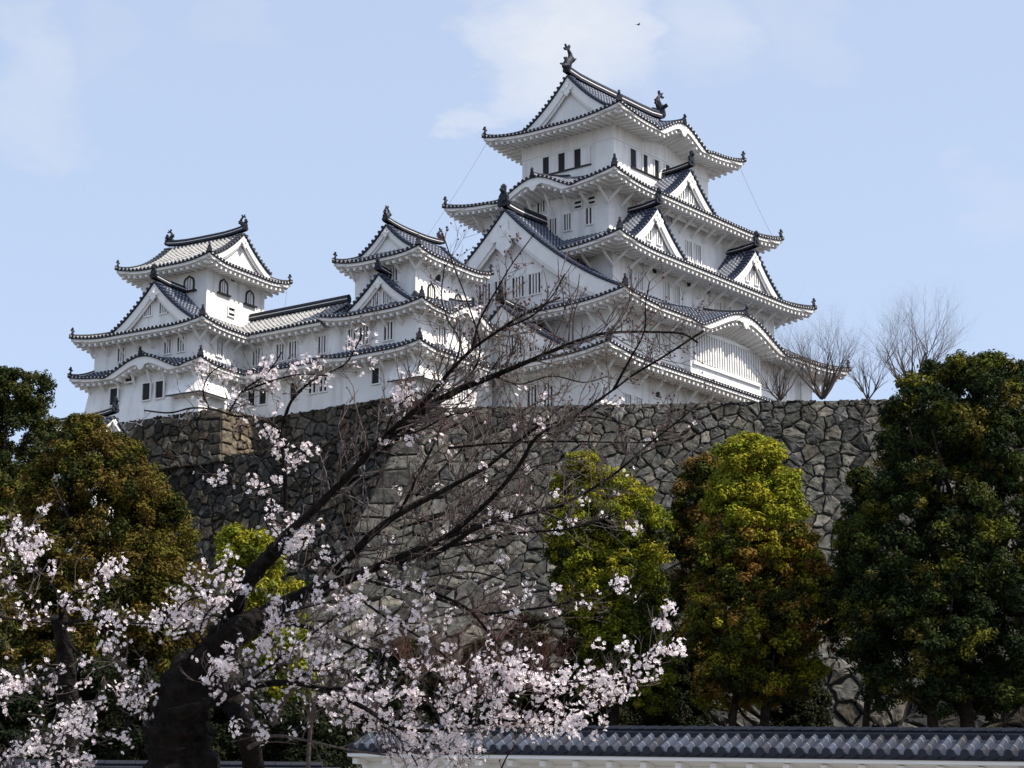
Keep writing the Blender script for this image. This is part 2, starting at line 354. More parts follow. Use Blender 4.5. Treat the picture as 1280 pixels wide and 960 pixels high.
class Gable:
    """gabled roof piece: face plane at O (plan), outward normal n, half width w, base z, height h, running back d"""
    def __init__(s, O, n, w, z, h, d, c=.62, both=False, wend=None):
        s.O = v2(O); s.n = v2(n) / np.linalg.norm(n); s.sd = np.array([-s.n[1], s.n[0]]); s.w, s.z, s.h, s.d, s.c, s.both = w, z, h, d, c, both
    def zs(s, x): q = 1 - abs(x) / s.w; return s.z + s.h * (s.c * q + (1 - s.c) * q * abs(q))
    def P(s, x, y, dz=0.): p = s.O + s.sd * x - s.n * y; return np.array([p[0], p[1], s.zs(x) + dz])
    def perp(s, x, y, k):     # offset k normal to the slope
        e = .02; dz = (s.zs(x + e) - s.zs(x - e)) / (2 * e); l = math.hypot(1, dz)
        p = s.O + s.sd * (x - dz / l * k) - s.n * y; return np.array([p[0], p[1], s.zs(x) + k / l])
    def make(s, parent, tile='tile', board=.55, verge=.8, wall_in=.55, name='gable', oni=1.0, windows=(), ornament=1.0, ridge_h=.42, ridge=True, wallmat='plaster', flare=0.):
        T = MB(); rows = 9; y0 = verge; n = max(1, int(round((s.d - verge * (2 if s.both else 1)) / PITCH_T)))
        y1 = s.d - (verge if s.both else 0); pt = (y1 - y0) / n
        for sg in (-1, 1):
            G, V = [], []
            for i in range(n):
                for o, h in RIB:
                    y = y0 + (i + .5 + o) * pt
                    G.append([s.perp(sg * s.w * (1 - r / (rows - 1)), y, h) for r in range(rows)]); V.append([(i + .5 + o, 1.15 * s.w * r / (rows - 1)) for r in range(rows)])
            G.append([s.perp(sg * s.w * (1 - r / (rows - 1)), y1, 0) for r in range(rows)]); V.append([(n, 0)] * rows)
            T.grid(G, 0, V)
            for vy, od in [(0, 1)] + ([(s.d, -1)] if s.both else []):      # verge band with end discs
                ya, yb = vy, vy + od * verge
                T.grid([[s.perp(sg * s.w * q, yy, .10) for yy in (ya, yb)] for q in np.linspace(1, 0, 10)], 1)
                T.grid([[s.perp(sg * s.w * q, ya, k) for k in (.10, -.04)] for q in np.linspace(1, 0, 10)], 1)
                sl = math.hypot(s.w, s.h); m = max(3, int(sl / .42)); out = np.array([s.n[0], s.n[1], 0]) * od
                for k in range(m):
                    x = sg * s.w * (1 - (k + .4) / m); a, b = s.perp(x, ya, .14), s.perp(x, yb, .14)
                    T.tube([b, a + out * .06], [.12, .13], 6, 0)
                    # little tuv for plaster joints
        for k in range(len(T.v)):
            if k not in T.tuv: T.tuv[k] = (.5, .3)
        g = T.build(name, [tile, 'slate'], parent)
        ends = [(0, 1)] + ([(s.d, -1)] if s.both else [])
        for vy, od in ends:
            B = MB()
            for sg in (-1, 1):
                for (ya, k0, k1, th) in ((.10, -.04, -.04 - board, .14), (.24, -.1 - board * .85, -.14 - board * 1.12, .10)):
                    sec = []
                    for q in np.linspace(1.0, 0, 13):
                        x = sg * s.w * q; grow = 1 + .25 * q
                        fa = vy + od * ya; fb = fa + od * th
                        lo = [s.perp(x, fa, k1 * grow), s.perp(x, fb, k1 * grow)]; hi = [s.perp(x, fa, k0), s.perp(x, fb, k0)]
                        for p in lo + hi:      # keep the two boards from crossing over at the apex
                            lat = (p[:2] - s.O) @ s.sd
                            if lat * sg < 0: p[:2] -= s.sd * lat; p[2] = p[2]
                        sec.append([hi[0], lo[0], lo[1], hi[1]])
                    B.grid(sec, 0, closed=True)
            B.build('bargeboard', 'eave', g)
            yw = vy + od * wall_in; Wm = MB(); top = []
            for x in np.linspace(-s.w * .97, s.w * .97, 25): top.append(s.P(x, yw, -.06))
            zb = s.z - 1.0
            lowr = [np.array([p[0], p[1], zb]) for p in top]; Wm.grid([lowr, top]); 
            Wm.build('gable_wall', wallmat, g)
            sf = MB()
            for sg in (-1, 1): sf.grid([[s.P(sg * s.w * q, vy + od * .2, -.05), s.P(sg * s.w * q, vy + od * (wall_in + .1), -.05)] for q in np.linspace(1, 0, 10)])
            sf.build('verge_soffit', 'eave', g)
            if ornament:
                O = MB(); k = ornament; out = np.array([s.n[0], s.n[1], 0]) * od; c = s.P(0, vy - od * .02); c[2] = s.z + s.h - board * 1.55
                sh = [(-.16, .3), (-.2, -.1), (-.42, -.02), (-.62, -.22), (-.5, -.42), (-.3, -.38), (-.34, -.62), (-.14, -.78), (0, -.98), (.14, -.78), (.34, -.62), (.3, -.38), (.5, -.42), (.62, -.22), (.42, -.02), (.2, -.1), (.16, .3)]
                sd3 = np.array([s.sd[0], s.sd[1], 0]); f = [c + k * (sd3 * a + np.array([0, 0, b])) + out * .06 for a, b in sh]; bk = [p - out * .12 for p in f]; nn = len(sh)
                O.add(f + bk, [list(range(nn)), list(range(nn, 2 * nn))[::-1]] + [(i, (i + 1) % nn, nn + (i + 1) % nn, nn + i) for i in range(nn)])
                O.disc(c + np.array([0, 0, -.12 * k]) + out * .13, out, .16 * k, .1, 0, 6)
                O.build('gable_ornament', 'eave', g)
            for (x, z0, z1, ww, nb) in windows:
                p = s.O + s.sd * x - s.n * yw
                window(g, p, s.n * od, z0, z1, ww, nb)
        if ridge:
            R = MB(); pts = []
            for y in np.linspace(-.05, s.d + (.05 if s.both else 0), 9):
                p = s.P(0, y, .12); e = y / s.d
                p[2] += .25 * (max(0, 1 - y / 3.) ** 2 + (max(0, 1 - (s.d - y) / 3.) ** 2 if s.both else 0)); pts.append(p)
            ridge_strip(R, pts, .24, ridge_h); r = R.build('ridge', ['slate', 'eave'], g)
            if oni:
                onigawara(pts[0] + np.array([0, 0, .0]), s.n, oni * 1.15, r)
                if s.both: onigawara(pts[-1], -s.n, oni * 1.15, r)
        return g

def window(parent, p, n, z0, z1, w, nb=2, style='bars', name='window'):
    """p: plan point on the wall face, n: outward plan normal"""
    p = v2(p); n = v2(n) / np.linalg.norm(n); t = np.array([-n[1], n[0]]); mb = MB(); zc = (z0 + z1) / 2; hz = (z1 - z0) / 2
    T = np.array([t[0], t[1], 0]); Nn = np.array([n[0], n[1], 0]); C = np.array([p[0], p[1], zc]); Z = np.array([0, 0, 1.])
    fr = .10
    mb.box(C + Nn * .012, T * w / 2, Nn * .012, Z * hz, 1)  # flat dark panel stands in for the recess shade
    if style == 'bars':
        for sg in (-1, 1):
            mb.box(C + T * sg * (w / 2 + fr / 2) + Nn * .06, T * fr / 2, Nn * .075, Z * (hz + fr), 0)
            mb.box(C + Z * sg * (hz + fr / 2) + Nn * .06, T * (w / 2), Nn * .07, Z * fr / 2, 0)
        for k in range(nb):
            x = -w / 2 + w * (k + 1) / (nb + 1); mb.box(C + T * x + Nn * .06, T * min(.10, w / (nb + 1) * .23), Nn * .05, Z * hz, 0)
    elif style == 'slot':
        for sg in (-1, 1):
            mb.box(C + T * sg * (w / 2 + fr / 2) + Nn * .06, T * fr / 2, Nn * .075, Z * (hz + fr), 0)
            mb.box(C + Z * sg * (hz + fr / 2) + Nn * .06, T * (w / 2), Nn * .07, Z * fr / 2, 0)
        mb.box(C + Nn * .06, T * w / 2, Nn * .05, Z * hz * .28, 0)
    elif style == 'plain':
        for sg in (-1, 1):
            mb.box(C + T * sg * (w / 2 + fr / 2) + Nn * .06, T * fr / 2, Nn * .075, Z * (hz + fr), 0)
            mb.box(C + Z * sg * (hz + fr / 2) + Nn * .06, T * (w / 2), Nn * .07, Z * fr / 2, 0)
    elif style == 'kato':      # bell-shaped window with a black frame and a sill
        out = [(-.5, -.5), (-.5, .1), (-.42, .28), (-.3, .36), (-.16, .40), (0, .5), (.16, .40), (.3, .36), (.42, .28), (.5, .1), (.5, -.5)]
        f = [C + T * a * w + Z * b * 2 * hz + Nn * .10 for a, b in out]; fi = [C + T * a * w * .74 + Z * (b * 2 * hz * .86 - .05) + Nn * .10 for a, b in out]
        fb = [q - Nn * .1 for q in f]; k = len(out)
        mb.add(f + fi + fb, [(i, i + 1, k + i + 1, k + i) for i in range(k - 1)] + [(i, i + 1, 2 * k + i + 1, 2 * k + i) for i in range(k - 1)], 2)
        mb.add([q - Nn * .06 for q in fi], [list(range(k))], 0)
        mb.v = mb.v[8:]; mb.f = [[i - 8 for i in q] for q in mb.f[6:]]; mb.m = mb.m[6:]
        for x in (-.13, .1): mb.box(C + T * x * w + Nn * .06 - Z * .06, T * .018, Nn * .02, Z * hz * .7, 1)
        mb.box(C - Z * (hz + .06) + Nn * .12, T * w * .72, Nn * .12, Z * .07, 2)
    return mb.build(name, ['eave', 'dark', 'frame_dark'], parent)

def shachi(p, d, h, parent):
    """roof-ridge fish ornament at p, facing d (outwards), height h"""
    p = np.asarray(p, float); d = np.array([d[0], d[1], 0.]); d /= np.linalg.norm(d); z = np.array([0, 0, 1.]); sd = np.cross(d, z); mb = MB()
    path = [(.05, 0, .16), (.10, .12, .19), (.06, .26, .18), (-.06, .42, .14), (-.14, .56, .11), (-.12, .70, .085), (-.02, .82, .06), (.06, .90, .04)]
    mb.tube([p + h * (d * a + z * b) for a, b, r in path], [h * r for a, b, r in path], 9)
    mb.tube([p + h * (d * .08 + z * .14), p + h * (d * .30 + z * .10), p + h * (d * .36 + z * .05)], [h * .15, h * .10, h * .05], 8)   # snout
    for pts in ([(.0, .80), (.16, 1.0), (.22, 1.02), (.12, .86)], [(.0, .80), (-.10, .98), (-.04, 1.06), (.07, .88)], [(.06, .86), (.28, .86), (.24, .78), (.08, .80)],
                [(-.18, .34), (-.36, .44), (-.30, .52), (-.36, .60), (-.24, .64), (-.18, .58)], [(.16, .30), (.28, .46), (.18, .50), (.04, .48)]):
        a = [p + h * (d * q[0] + z * q[1]) + sd * .04 * h for q in pts]; b = [q - sd * .08 * h for q in a]; n = len(pts)
        mb.add(a + b, [list(range(n)), list(range(n, 2 * n))[::-1]] + [(i, (i + 1) % n, n + (i + 1) % n, n + i) for i in range(n)])
    for sg in (-1, 1):
        q = [(.02, .24, .15), (.10, .36, .34), (-.04, .42, .36), (-.08, .34, .16)]
        a = [p + h * (d * x + z * y + sd * sg * w) for x, y, w in q]; mb.add(a + [r - z * .05 * h for r in a], [(0, 1, 2, 3), (4, 7, 6, 5), (0, 4, 5, 1), (1, 5, 6, 2), (2, 6, 7, 3)])
    return mb.build('fish_ornament', 'slate', parent)

def walls(parent, x0, x1, y0, y1, z0, z1, m='plaster', splay=0., name='wall'):
    mb = MB(); s = splay
    lv = [(z0, s), (z0 + (z1 - z0) * .35, s * .45), (z0 + (z1 - z0) * .65, 0.) , (z1, 0.)] if s else [(z0, 0), (z1, 0)]
    mb.grid([[(x0 - e, y0 - e, z), (x1 + e, y0 - e, z), (x1 + e, y1 + e, z), (x0 - e, y1 + e, z)] for z, e in lv], 0, closed=True)
    mb.add([(x0, y0, z1), (x1, y0, z1), (x1, y1, z1), (x0, y1, z1)], [(0, 1, 2, 3)])
    return mb.build(name, m, parent)
def skirt(parent, O, I, z, H, oh, tile='tile', lift=.5, kara=None, conc=.72, every=1.9, drop=1.35, fin=1.0, hips=(0, 1, 2, 3), brackets='SW', sides='SWNE', name='roof', bskip=None, lc=6.):
    """O, I = (x0, x1, y0, y1); sides in order S, W, N, E.  kara = {side: (centre coordinate, half width, rise)}"""
    x0, x1, y0, y1 = O; a0, a1, b0, b1 = I; kara = kara or {}
    spec = {'S': ((x0, y0), (x1, y0), (a0, b0), (a1, b0)), 'W': ((x0, y1), (x0, y0), (a0, b1), (a0, b0)),
            'N': ((x1, y1), (x0, y1), (a1, b1), (a0, b1)), 'E': ((x1, y0), (x1, y1), (a1, b0), (a1, b1))}
    T, E = MB(), MB(); S = {}
    for k in sides:
        kk = kara.get(k)
        if kk: kk = ((kk[0] - x0) if k == 'S' else (y1 - kk[0]) if k == 'W' else kk[0], kk[1], kk[2])
        S[k] = Side(*spec[k], z, H, lift, kk, conc, oh, lc); S[k].make(T, E)
    r = T.build(name, [tile, 'slate'], parent); E.build('eave', 'eave', r)
    for k in brackets:
        if k in S: S[k].brackets(r, every, drop, skip=(bskip or {}).get(k))
    # hips: SW, SE, NW, NE
    if 0 in hips: hip(S['S'], True, r, fin=fin)
    if 1 in hips: hip(S['S'], False, r, fin=fin)
    if 2 in hips: hip(S['W'], True, r, fin=fin)
    if 3 in hips and 'N' in S: hip(S['N'], True, r, fin=fin)
    for k in S:
        if S[k].kara:          # short ridge on the crown of the undulating gable
            s = S[k]; c = s.kara[0]; R = MB(); pts = [s.P(c, w, .1) for w in np.linspace(-.05, s.D * .9, 7)]
            ridge_strip(R, pts, .2, .3); rr = R.build('ridge', ['slate', 'eave'], r); onigawara(pts[0] - np.array([0, 0, .15]), -s.n, fin * .8, rr)
            # pendant under the crown
            g = MB(); cc = s.P(c, .02, -.62); t3 = np.append(s.t, 0); n3 = np.append(-s.n, 0)
            sh = [(-.5, .1), (-.75, -.12), (-.4, -.2), (-.22, -.5), (0, -.62), (.22, -.5), (.4, -.2), (.75, -.12), (.5, .1)]
            f = [cc + t3 * a + np.array([0, 0, b]) + n3 * .02 for a, b in sh]; bk = [q - n3 * .14 for q in f]; nn = len(sh)
            g.add(f + bk, [list(range(nn)), list(range(nn, 2 * nn))[::-1]] + [(i, (i + 1) % nn, nn + (i + 1) % nn, nn + i) for i in range(nn)])
            g.build('gable_ornament', 'eave', r)
    return r, S
def cable(parent, a, b, r=.013):
    mb = MB(); a, b = np.asarray(a, float), np.asarray(b, float)
    pts = [a + (b - a) * t + np.array([0, 0, -.25 * 4 * t * (1 - t)]) for t in np.linspace(0, 1, 7)]
    mb.tube(pts, [r] * 7, 5); return mb.build('lightning_cable', 'metal', parent)

# ------------------------------------------------------------------ main keep (local x = east, y = north, z above the base)
ZK = 38.0
keep = thing('castle_keep', 'tallest white castle keep with five stacked dark tiled roofs and gables', 'castle keep', (9.20, 190.93, ZK), rad(90 - 38))
def Z(z): return z - ZK
walls(keep, -17.4, 15.2, -10.6, 10.6, 0, Z(45.2))
walls(keep, -14.9, 14.9, -10.4, 10.4, Z(43.5), Z(49.3))
walls(keep, -12.33, 12.33, -8.25, 8.25, Z(49.0), Z(54.9))
walls(keep, -10.43, 10.43, -6.57, 6.57, Z(54.5), Z(61.2))
walls(keep, -7.25, 7.25, -4.88, 4.88, Z(60.8), Z(68.2))
skirt(keep, (-19.6, 17.5, -12.95, 12.95), (-14.9, 14.9, -10.4, 10.4), Z(43.95), 1.3, 2.2, lift=.55, every=2.2, drop=1.5)
skirt(keep, (-17.25, 17.25, -12.93, 12.93), (-12.33, 12.33, -8.25, 8.25), Z(48.75), 2.5, 2.4, lift=.6, kara={'S': (.2, 6.6, 2.0)}, every=2.0, bskip={'S': lambda u: abs(u - 17.45) < 6.5})
skirt(keep, (-15.05, 15.05, -10.93, 10.93), (-10.43, 10.43, -6.57, 6.57), Z(54.3), 2.3, 2.6, lift=.6, every=2.0, drop=1.2)
skirt(keep, (-12.95, 12.95, -8.99, 8.99), (-7.25, 7.25, -4.88, 4.88), Z(60.55), 2.3, 2.4, lift=.65, kara={'W': (-.6, 3.9, 1.35)}, every=1.7)
top, TS = skirt(keep, (-9.72, 9.72, -7.26, 7.26), (-6.7, 6.7, -4.5, 4.5), Z(67.45), 1.45, 2.4, lift=.65, kara={'S': (0, 3.7, 1.45)}, brackets='', hips=(0, 1, 2, 3))
Gable((-7.25, 0), (-1, 0), 4.7, Z(68.75), 4.0, 14.5, both=True).make(keep, board=.62, oni=.9, ornament=.95, ridge_h=.6)
shachi((-7.0, 0, Z(73.35)), (-1, 0), 2.25, keep); shachi((7.0, 0, Z(73.35)), (1, 0), 2.25, keep)
# south dormer gables and the great west gable
Gable((-7.55, -9.55), (0, -1), 4.75, Z(54.75), 4.05, 3.2).make(keep, oni=1.1, windows=[(-.75, Z(55.9), Z(57.0), .55, 1), (.75, Z(55.9), Z(57.0), .55, 1)])
Gable((7.55, -9.55), (0, -1), 4.75, Z(54.75), 4.05, 3.2).make(keep, oni=1.1, windows=[(-.75, Z(55.9), Z(57.0), .55, 1), (.75, Z(55.9), Z(57.0), .55, 1)])
Gable((0, -7.9), (0, -1), 4.7, Z(60.75), 3.75, 3.2).make(keep, oni=1.1, windows=[(-.8, Z(61.7), Z(62.7), .5, 1), (.6, Z(61.7), Z(62.7), .5, 1)])
Gable((-16.0, 0), (-1, 0), 12.0, Z(49.6), 8.7, 6.2, c=.60).make(keep, board=1.05, verge=1.1, wall_in=.8, oni=1.5, ornament=2.4, ridge_h=.7,
      windows=[(-2.6, Z(50.9), Z(52.6), 1.2, 3), (-.9, Z(50.9), Z(52.6), 1.2, 3), (.9, Z(50.9), Z(52.6), 1.2, 3), (2.6, Z(50.9), Z(52.6), 1.2, 3)])
Gable((-18.3, -1.5), (-1, 0), 8.2, Z(44.2), 5.2, 3.2).make(keep, board=.7, verge=.8, oni=1.1, windows=[(3.0, Z(45.3), Z(47.0), 1.0, 3), (1.2, Z(45.3), Z(47.0), 1.0, 3), (-3.4, Z(45.2), Z(46.5), .9, 3)])
# projecting lattice window of the south side
lat = MB(); lat.abox(-5.4, 5.4, -11.0, -10.3, Z(44.9), Z(49.3), 0); bay = lat.build('lattice_bay', 'plaster', keep)
lb = MB(); lb.abox(-5.0, 5.0, -11.02, -11.0, Z(46.0), Z(48.55), 1)
for i in range(27):
    x = -4.9 + 9.8 * i / 26; lb.abox(x - .085, x + .085, -11.2, -11.02, Z(46.0), Z(48.55), 0)
lb.abox(-5.2, 5.2, -11.2, -11.0, Z(45.75), Z(46.0), 0); lb.abox(-5.2, 5.2, -11.2, -11.0, Z(48.55), Z(48.8), 0)
lb.abox(-5.0, 5.0, -11.10, -11.03, Z(47.2), Z(47.3), 0)
lb.build('lattice', ['eave', 'lattice_back'], bay)
# top-storey rails, posts and openings
rl = MB()
for (x0, x1, y0, y1) in ((-7.31, 7.31, -4.94, -4.88), (-7.31, -7.25, -4.94, 4.94)):
    rl.abox(x0, x1, y0, y1, Z(66.0), Z(66.12))
for k in range(8): x = -7.2 + 14.4 * k / 7; rl.abox(x - .06, x + .06, -4.92, -4.88, Z(66.12), Z(68.2))
for k in range(6): y = -4.8 + 9.6 * k / 5; rl.abox(-7.29, -7.25, y - .06, y + .06, Z(66.12), Z(68.2))
rl.build('wall_rail', 'eave', keep)
def openings(n, xs, fix, width, z0, z1):
    for c in xs:
        t = np.array([-n[1], n[0]]); p = np.array([c, fix]) if abs(n[1]) > .5 else np.array([fix, c])
        mb = MB(); T = np.array([*t, 0]); Nn = np.array([*n, 0.]); Zv = np.array([0, 0, 1.]); C = np.array([*p, (z0 + z1) / 2]); h = (z1 - z0) / 2
        mb.box(C + Nn * .012, T * width / 2, Nn * .012, Zv * h, 1)  # dark panel imitates the shade of an open recess
        mb.box(C - Zv * (h + .05) + Nn * .07, T * (width / 2 + .05), Nn * .08, Zv * .06, 2)
        mb.box(C + Zv * (h + .04) + Nn * .05, T * (width / 2 + .05), Nn * .05, Zv * .04, 0)
        w = mb.build('window', ['eave', 'dark', 'frame_dark'], keep)
        sh = MB(); sh.box(C + T * width * .13 + Nn * .07, T * width * .22, Nn * .04, Zv * h * .97, 0); sh.box(C + T * width * .44 + Nn * .09, T * width * .06, Nn * .07, Zv * h, 0)
        sh.build('shutter', 'plaster', w)
openings((-1., 0), (1.75, 0.05, -1.65), -7.25, 1.7, Z(64.2), Z(65.8))
openings((0, -1.), (-3.9, -2.2, -.5, 1.2, 2.9), -4.88, 1.7, Z(64.15), Z(65.75))
def wins(par, face, fix, lst):
    n = {'S': (0, -1), 'W': (-1, 0)}[face]
    for it in lst:
        c, z0, z1, w, nb = it[:5]; stl = it[5] if len(it) > 5 else 'bars'
        window(par, (c, fix) if face == 'S' else (fix, c), n, z0, z1, w, nb, stl)
ZK_ = ZK
wins(keep, 'W', -10.43, [(c, Z(a), Z(b), w, k, stl) for c, a, b, w, k, stl in
     [(1.9, 59.3, 60.4, .8, 2, 'bars'), (.35, 59.6, 60.7, .8, 2, 'bars'), (-.9, 57.35, 58.8, .7, 2, 'bars'), (-2.4, 57.5, 58.9, .7, 2, 'bars'), (-4.6, 57.6, 59.0, .6, 1, 'bars'), (-3.5, 59.2, 59.8, .7, 0, 'slot'), (-4.9, 59.3, 59.9, .7, 0, 'slot')]])
wins(keep, 'S', -6.57, [(-6.9, Z(59.3), Z(60.2), .7, 2), (-2.6, Z(58.6), Z(59.3), .6, 1, 'slot'), (1.3, Z(56.9), Z(58.6), .75, 2), (2.7, Z(56.9), Z(58.6), .75, 2), (-1.7, Z(59.4), Z(60.3), .8, 2)])
wins(keep, 'S', -8.25, [(c, Z(51.7), Z(53.3), .7, 2) for c in (-10.1, -8.6, -4.7, -3.2, 3.2, 4.7, 8.4, 9.9)] + [(c, Z(53.6), Z(54.0), .7, 0, 'plain') for c in (-6.5, -1.4, 1.6)])
wins(keep, 'W', -12.33, [(-5.7, Z(52.5), Z(53.5), .6, 2)])
wins(keep, 'S', -10.4, [(c, Z(45.9), Z(47.8), .7, 2) for c in (-13.1, -9.4, -7.9, 8.5, 10., 12.5)])
wins(keep, 'S', -10.6, [(c, Z(39.4), Z(41.6), .8, 2) for c in (-13.9, -12.4, -9.2, -7.6, -3., -1.4)] + [(c, Z(42.1), Z(42.6), .7, 0, 'plain') for c in (-9.8, -4.5)])
wins(keep, 'W', -17.4, [(c, Z(40.3), Z(42.6), .9, 2) for c in (-4.0, -5.6)])
cable(keep, (-9.5, 7.0, Z(67.6)), (-15.8, 9.2, Z(57.0))); cable(keep, (9.4, -6.9, Z(67.6)), (12.3, -8.5, Z(61.2)))

# ------------------------------------------------------------------ south-west small tower
ZN = 39.0
def zn(z): return z - ZN
nt_ = thing('small_tower', 'white three roofed small tower between the gallery and the keep', 'castle tower', (-7.86, 174.86, ZN), rad(90 - 34.6))
walls(nt_, -4.9, 4.9, -4.25, 4.6, zn(38.5), zn(47.7), splay=0)
walls(nt_, -3.7, 3.7, -3.0, 3.0, zn(47.4), zn(52.3))
skirt(nt_, (-6.4, 6.4, -5.5, 4.6), (-4.9, 4.9, -4.25, 4.6), zn(43.95), .75, 1.25, lift=.4, sides='SW', hips=(0, 1), every=1.35, drop=1.0, fin=.85, lc=3.5)
skirt(nt_, (-6.1, 6.1, -5.45, 4.6), (-3.7, 3.7, -3.0, 3.0), zn(47.3), 1.5, 1.25, lift=.4, kara={'S': (0.5, 3.0, 1.15)}, sides='SW', hips=(0, 1), every=1.35, drop=1.0, fin=.85, lc=3.5)
skirt(nt_, (-4.97, 4.97, -4.21, 4.21), (-3.3, 3.3, -2.4, 2.4), zn(51.95), .85, 1.25, lift=.4, every=1.2, drop=.9, fin=.85, lc=3.)
Gable((-3.75, 0), (-1, 0), 2.6, zn(52.75), 2.2, 7.5, both=True).make(nt_, board=.34, verge=.6, wall_in=.4, oni=.75, ornament=.55, ridge_h=.36)
shachi((-3.5, 0, zn(55.35)), (-1, 0), 1.2, nt_); shachi((3.5, 0, zn(55.35)), (1, 0), 1.2, nt_)
Gable((-5.3, -.55), (-1, 0), 3.75, zn(47.55), 2.9, 2.0).make(nt_, board=.42, verge=.7, oni=.85, ornament=.6, windows=[(.45, zn(48.1), zn(49.1), .55, 2), (-.55, zn(48.1), zn(49.1), .55, 2)])
wins(nt_, 'W', -3.7, [(-.9, zn(50.2), zn(51.3), .75, 2)])
wins(nt_, 'S', -3.0, [(-.9, zn(50.5), zn(51.1), .8, 0, 'plain'), (-1.7, zn(48.9), zn(50.2), .95, 0, 'kato'), (1.9, zn(48.9), zn(50.2), .95, 0, 'kato')])
wins(nt_, 'W', -4.9, [(-1.4, zn(45.1), zn(46.5), .85, 2), (1.0, zn(45.1), zn(46.5), .85, 2), (2.2, zn(45.1), zn(46.5), .7, 2), (-.2, zn(41.8), zn(43.0), .7, 0, 'plain')])
wins(nt_, 'S', -4.25, [(-2.0, zn(45.0), zn(46.4), .9, 2), (2.2, zn(45.0), zn(46.4), .9, 2), (1.0, zn(41.0), zn(42.2), .9, 2)])
bx = MB()   # stone-dropping bay at the corner
bx.add([(-4.9, -4.27, zn(43.2)), (-2.4, -4.27, zn(43.2)), (-2.4, -4.95, zn(41.6)), (-5.6, -4.95, zn(41.6)), (-5.6, -1.9, zn(41.6)), (-4.92, -1.9, zn(43.2)), (-2.4, -4.2, zn(41.6)), (-4.85, -1.9, zn(41.6))],
       [(0, 1, 2, 3), (0, 3, 4, 5), (1, 6, 2), (4, 7, 5), (2, 6, 7, 4, 3)])
bx.add([(-2.35, -5.0, zn(41.62)), (-5.65, -5.0, zn(41.62)), (-5.65, -1.85, zn(41.62)), (-2.35, -5.0, zn(41.5)), (-5.65, -5.0, zn(41.5)), (-5.65, -1.85, zn(41.5))], [(0, 1, 4, 3), (1, 2, 5, 4)], 1)
bx.build('drop_bay', ['plaster', 'frame_dark'], nt_)

# ------------------------------------------------------------------ connecting gallery between the two small towers
ga = thing('connecting_gallery', 'long low white gallery joining the two small towers on the left', 'castle gallery', (-7.86, 174.86, ZN), rad(90 - 34.6))
walls(ga, -4.88, .6, 4.55, 15.2, 0, zn(47.7))
T, E = MB(), MB()
sW = Side((-6.1, 15.0), (-6.1, 4.55), (-2.4, 15.0), (-2.4, 4.55), zn(47.3), 2.35, 0, None, .8, 1.25); sW.make(T, E)
sE = Side((1.5, 4.55), (1.5, 15.0), (-2.4, 4.55), (-2.4, 15.0), zn(47.3), 2.35, 0, None, .8, 1.0); sE.make(T, E)
rf = T.build('roof', ['tile_old', 'slate'], ga); E.build('eave', 'eave', rf); sW.brackets(rf, 1.35, 1.0)
R = MB(); ridge_strip(R, [(-2.4, 4.6, zn(49.75)), (-2.4, 15.0, zn(49.75))], .26, .5); R.build('ridge', ['slate', 'eave'], rf)
T, E = MB(), MB(); s2 = Side((-6.4, 15.0), (-6.4, 4.6), (-4.88, 15.0), (-4.88, 4.6), zn(43.95), .75, 0, None, .8, 1.25); s2.make(T, E)
rf2 = T.build('lower_roof', ['tile', 'slate'], ga); E.build('eave', 'eave', rf2); s2.brackets(rf2, 1.35, 1.0)
wins(ga, 'W', -4.88, [(c, zn(45.0), zn(46.4), .75, 2) for c in (5.2, 8.2, 9.5, 12.0)] + [(c, zn(41.9), zn(43.0), .7, 1, 'bars') for c in (5.0, 6.1)] + [(c, zn(41.7), zn(43.0), .7, 0, 'plain') for c in (8.0, 11.2, 12.4)])

# gallery between small tower and keep
gb = thing('connecting_gallery', 'short white gallery tucked between small tower and main keep', 'castle gallery', (-7.86, 174.86, ZN), rad(90 - 34.6))
walls(gb, 4.88, 11.6, -2.0, 4.4, -1.5, zn(46.0))
T, E = MB(), MB(); s3 = Side((4.9, -3.4), (11.4, -3.4), (4.9, 1.2), (11.4, 1.2), zn(45.6), 2.4, 0, None, .8, 1.4); s3.make(T, E)
rg = T.build('roof', ['tile', 'slate'], gb); E.build('eave', 'eave', rg); s3.brackets(rg, 1.4, 1.0)
T, E = MB(), MB(); s4 = Side((4.9, -4.1), (11.4, -4.1), (4.9, -2.0), (11.4, -2.0), zn(41.2), 1.0, 0, None, .8, 1.9); s4.make(T, E)
rg = T.build('lower_roof', ['tile', 'slate'], gb); E.build('eave', 'eave', rg); s4.brackets(rg, 1.4, 1.0)
wins(gb, 'S', -2.0, [(c, zn(43.2), zn(44.6), .8, 2) for c in (6.2, 7.6, 9.6)])

# ------------------------------------------------------------------ north-west small tower (built at its own scale)
KI = .965; ZI = 41.0
def zi(z): return z - ZI
inu = thing('small_tower', 'leftmost white small tower with bell shaped black framed windows', 'castle tower', (-26.6 * KI, 189.39 * KI, ZI * KI), rad(90 - 31.5), scale=KI)
walls(inu, -7.5, 6.0, -5.9, 5.4, 0, zi(49.2), 'plaster', splay=.75)
walls(inu, -3.95, 3.95, -3.52, 3.52, zi(49.0), zi(55.9), 'plaster_old')
skirt(inu, (-8.95, 7.4, -7.25, 6.85), (-7.5, 6.0, -5.9, 5.4), zi(45.55), .8, 1.4, lift=.42, kara={'W': (-.9, 3.9, 1.25)}, every=1.45, drop=1.05, fin=.9, lc=3.5)
skirt(inu, (-8.95, 7.4, -7.3, 6.85), (-3.95, 3.95, -3.52, 3.52), zi(48.95), 2.0, 1.4, tile='tile_old', lift=.42, every=1.45, drop=1.05, fin=.9, lc=4.)
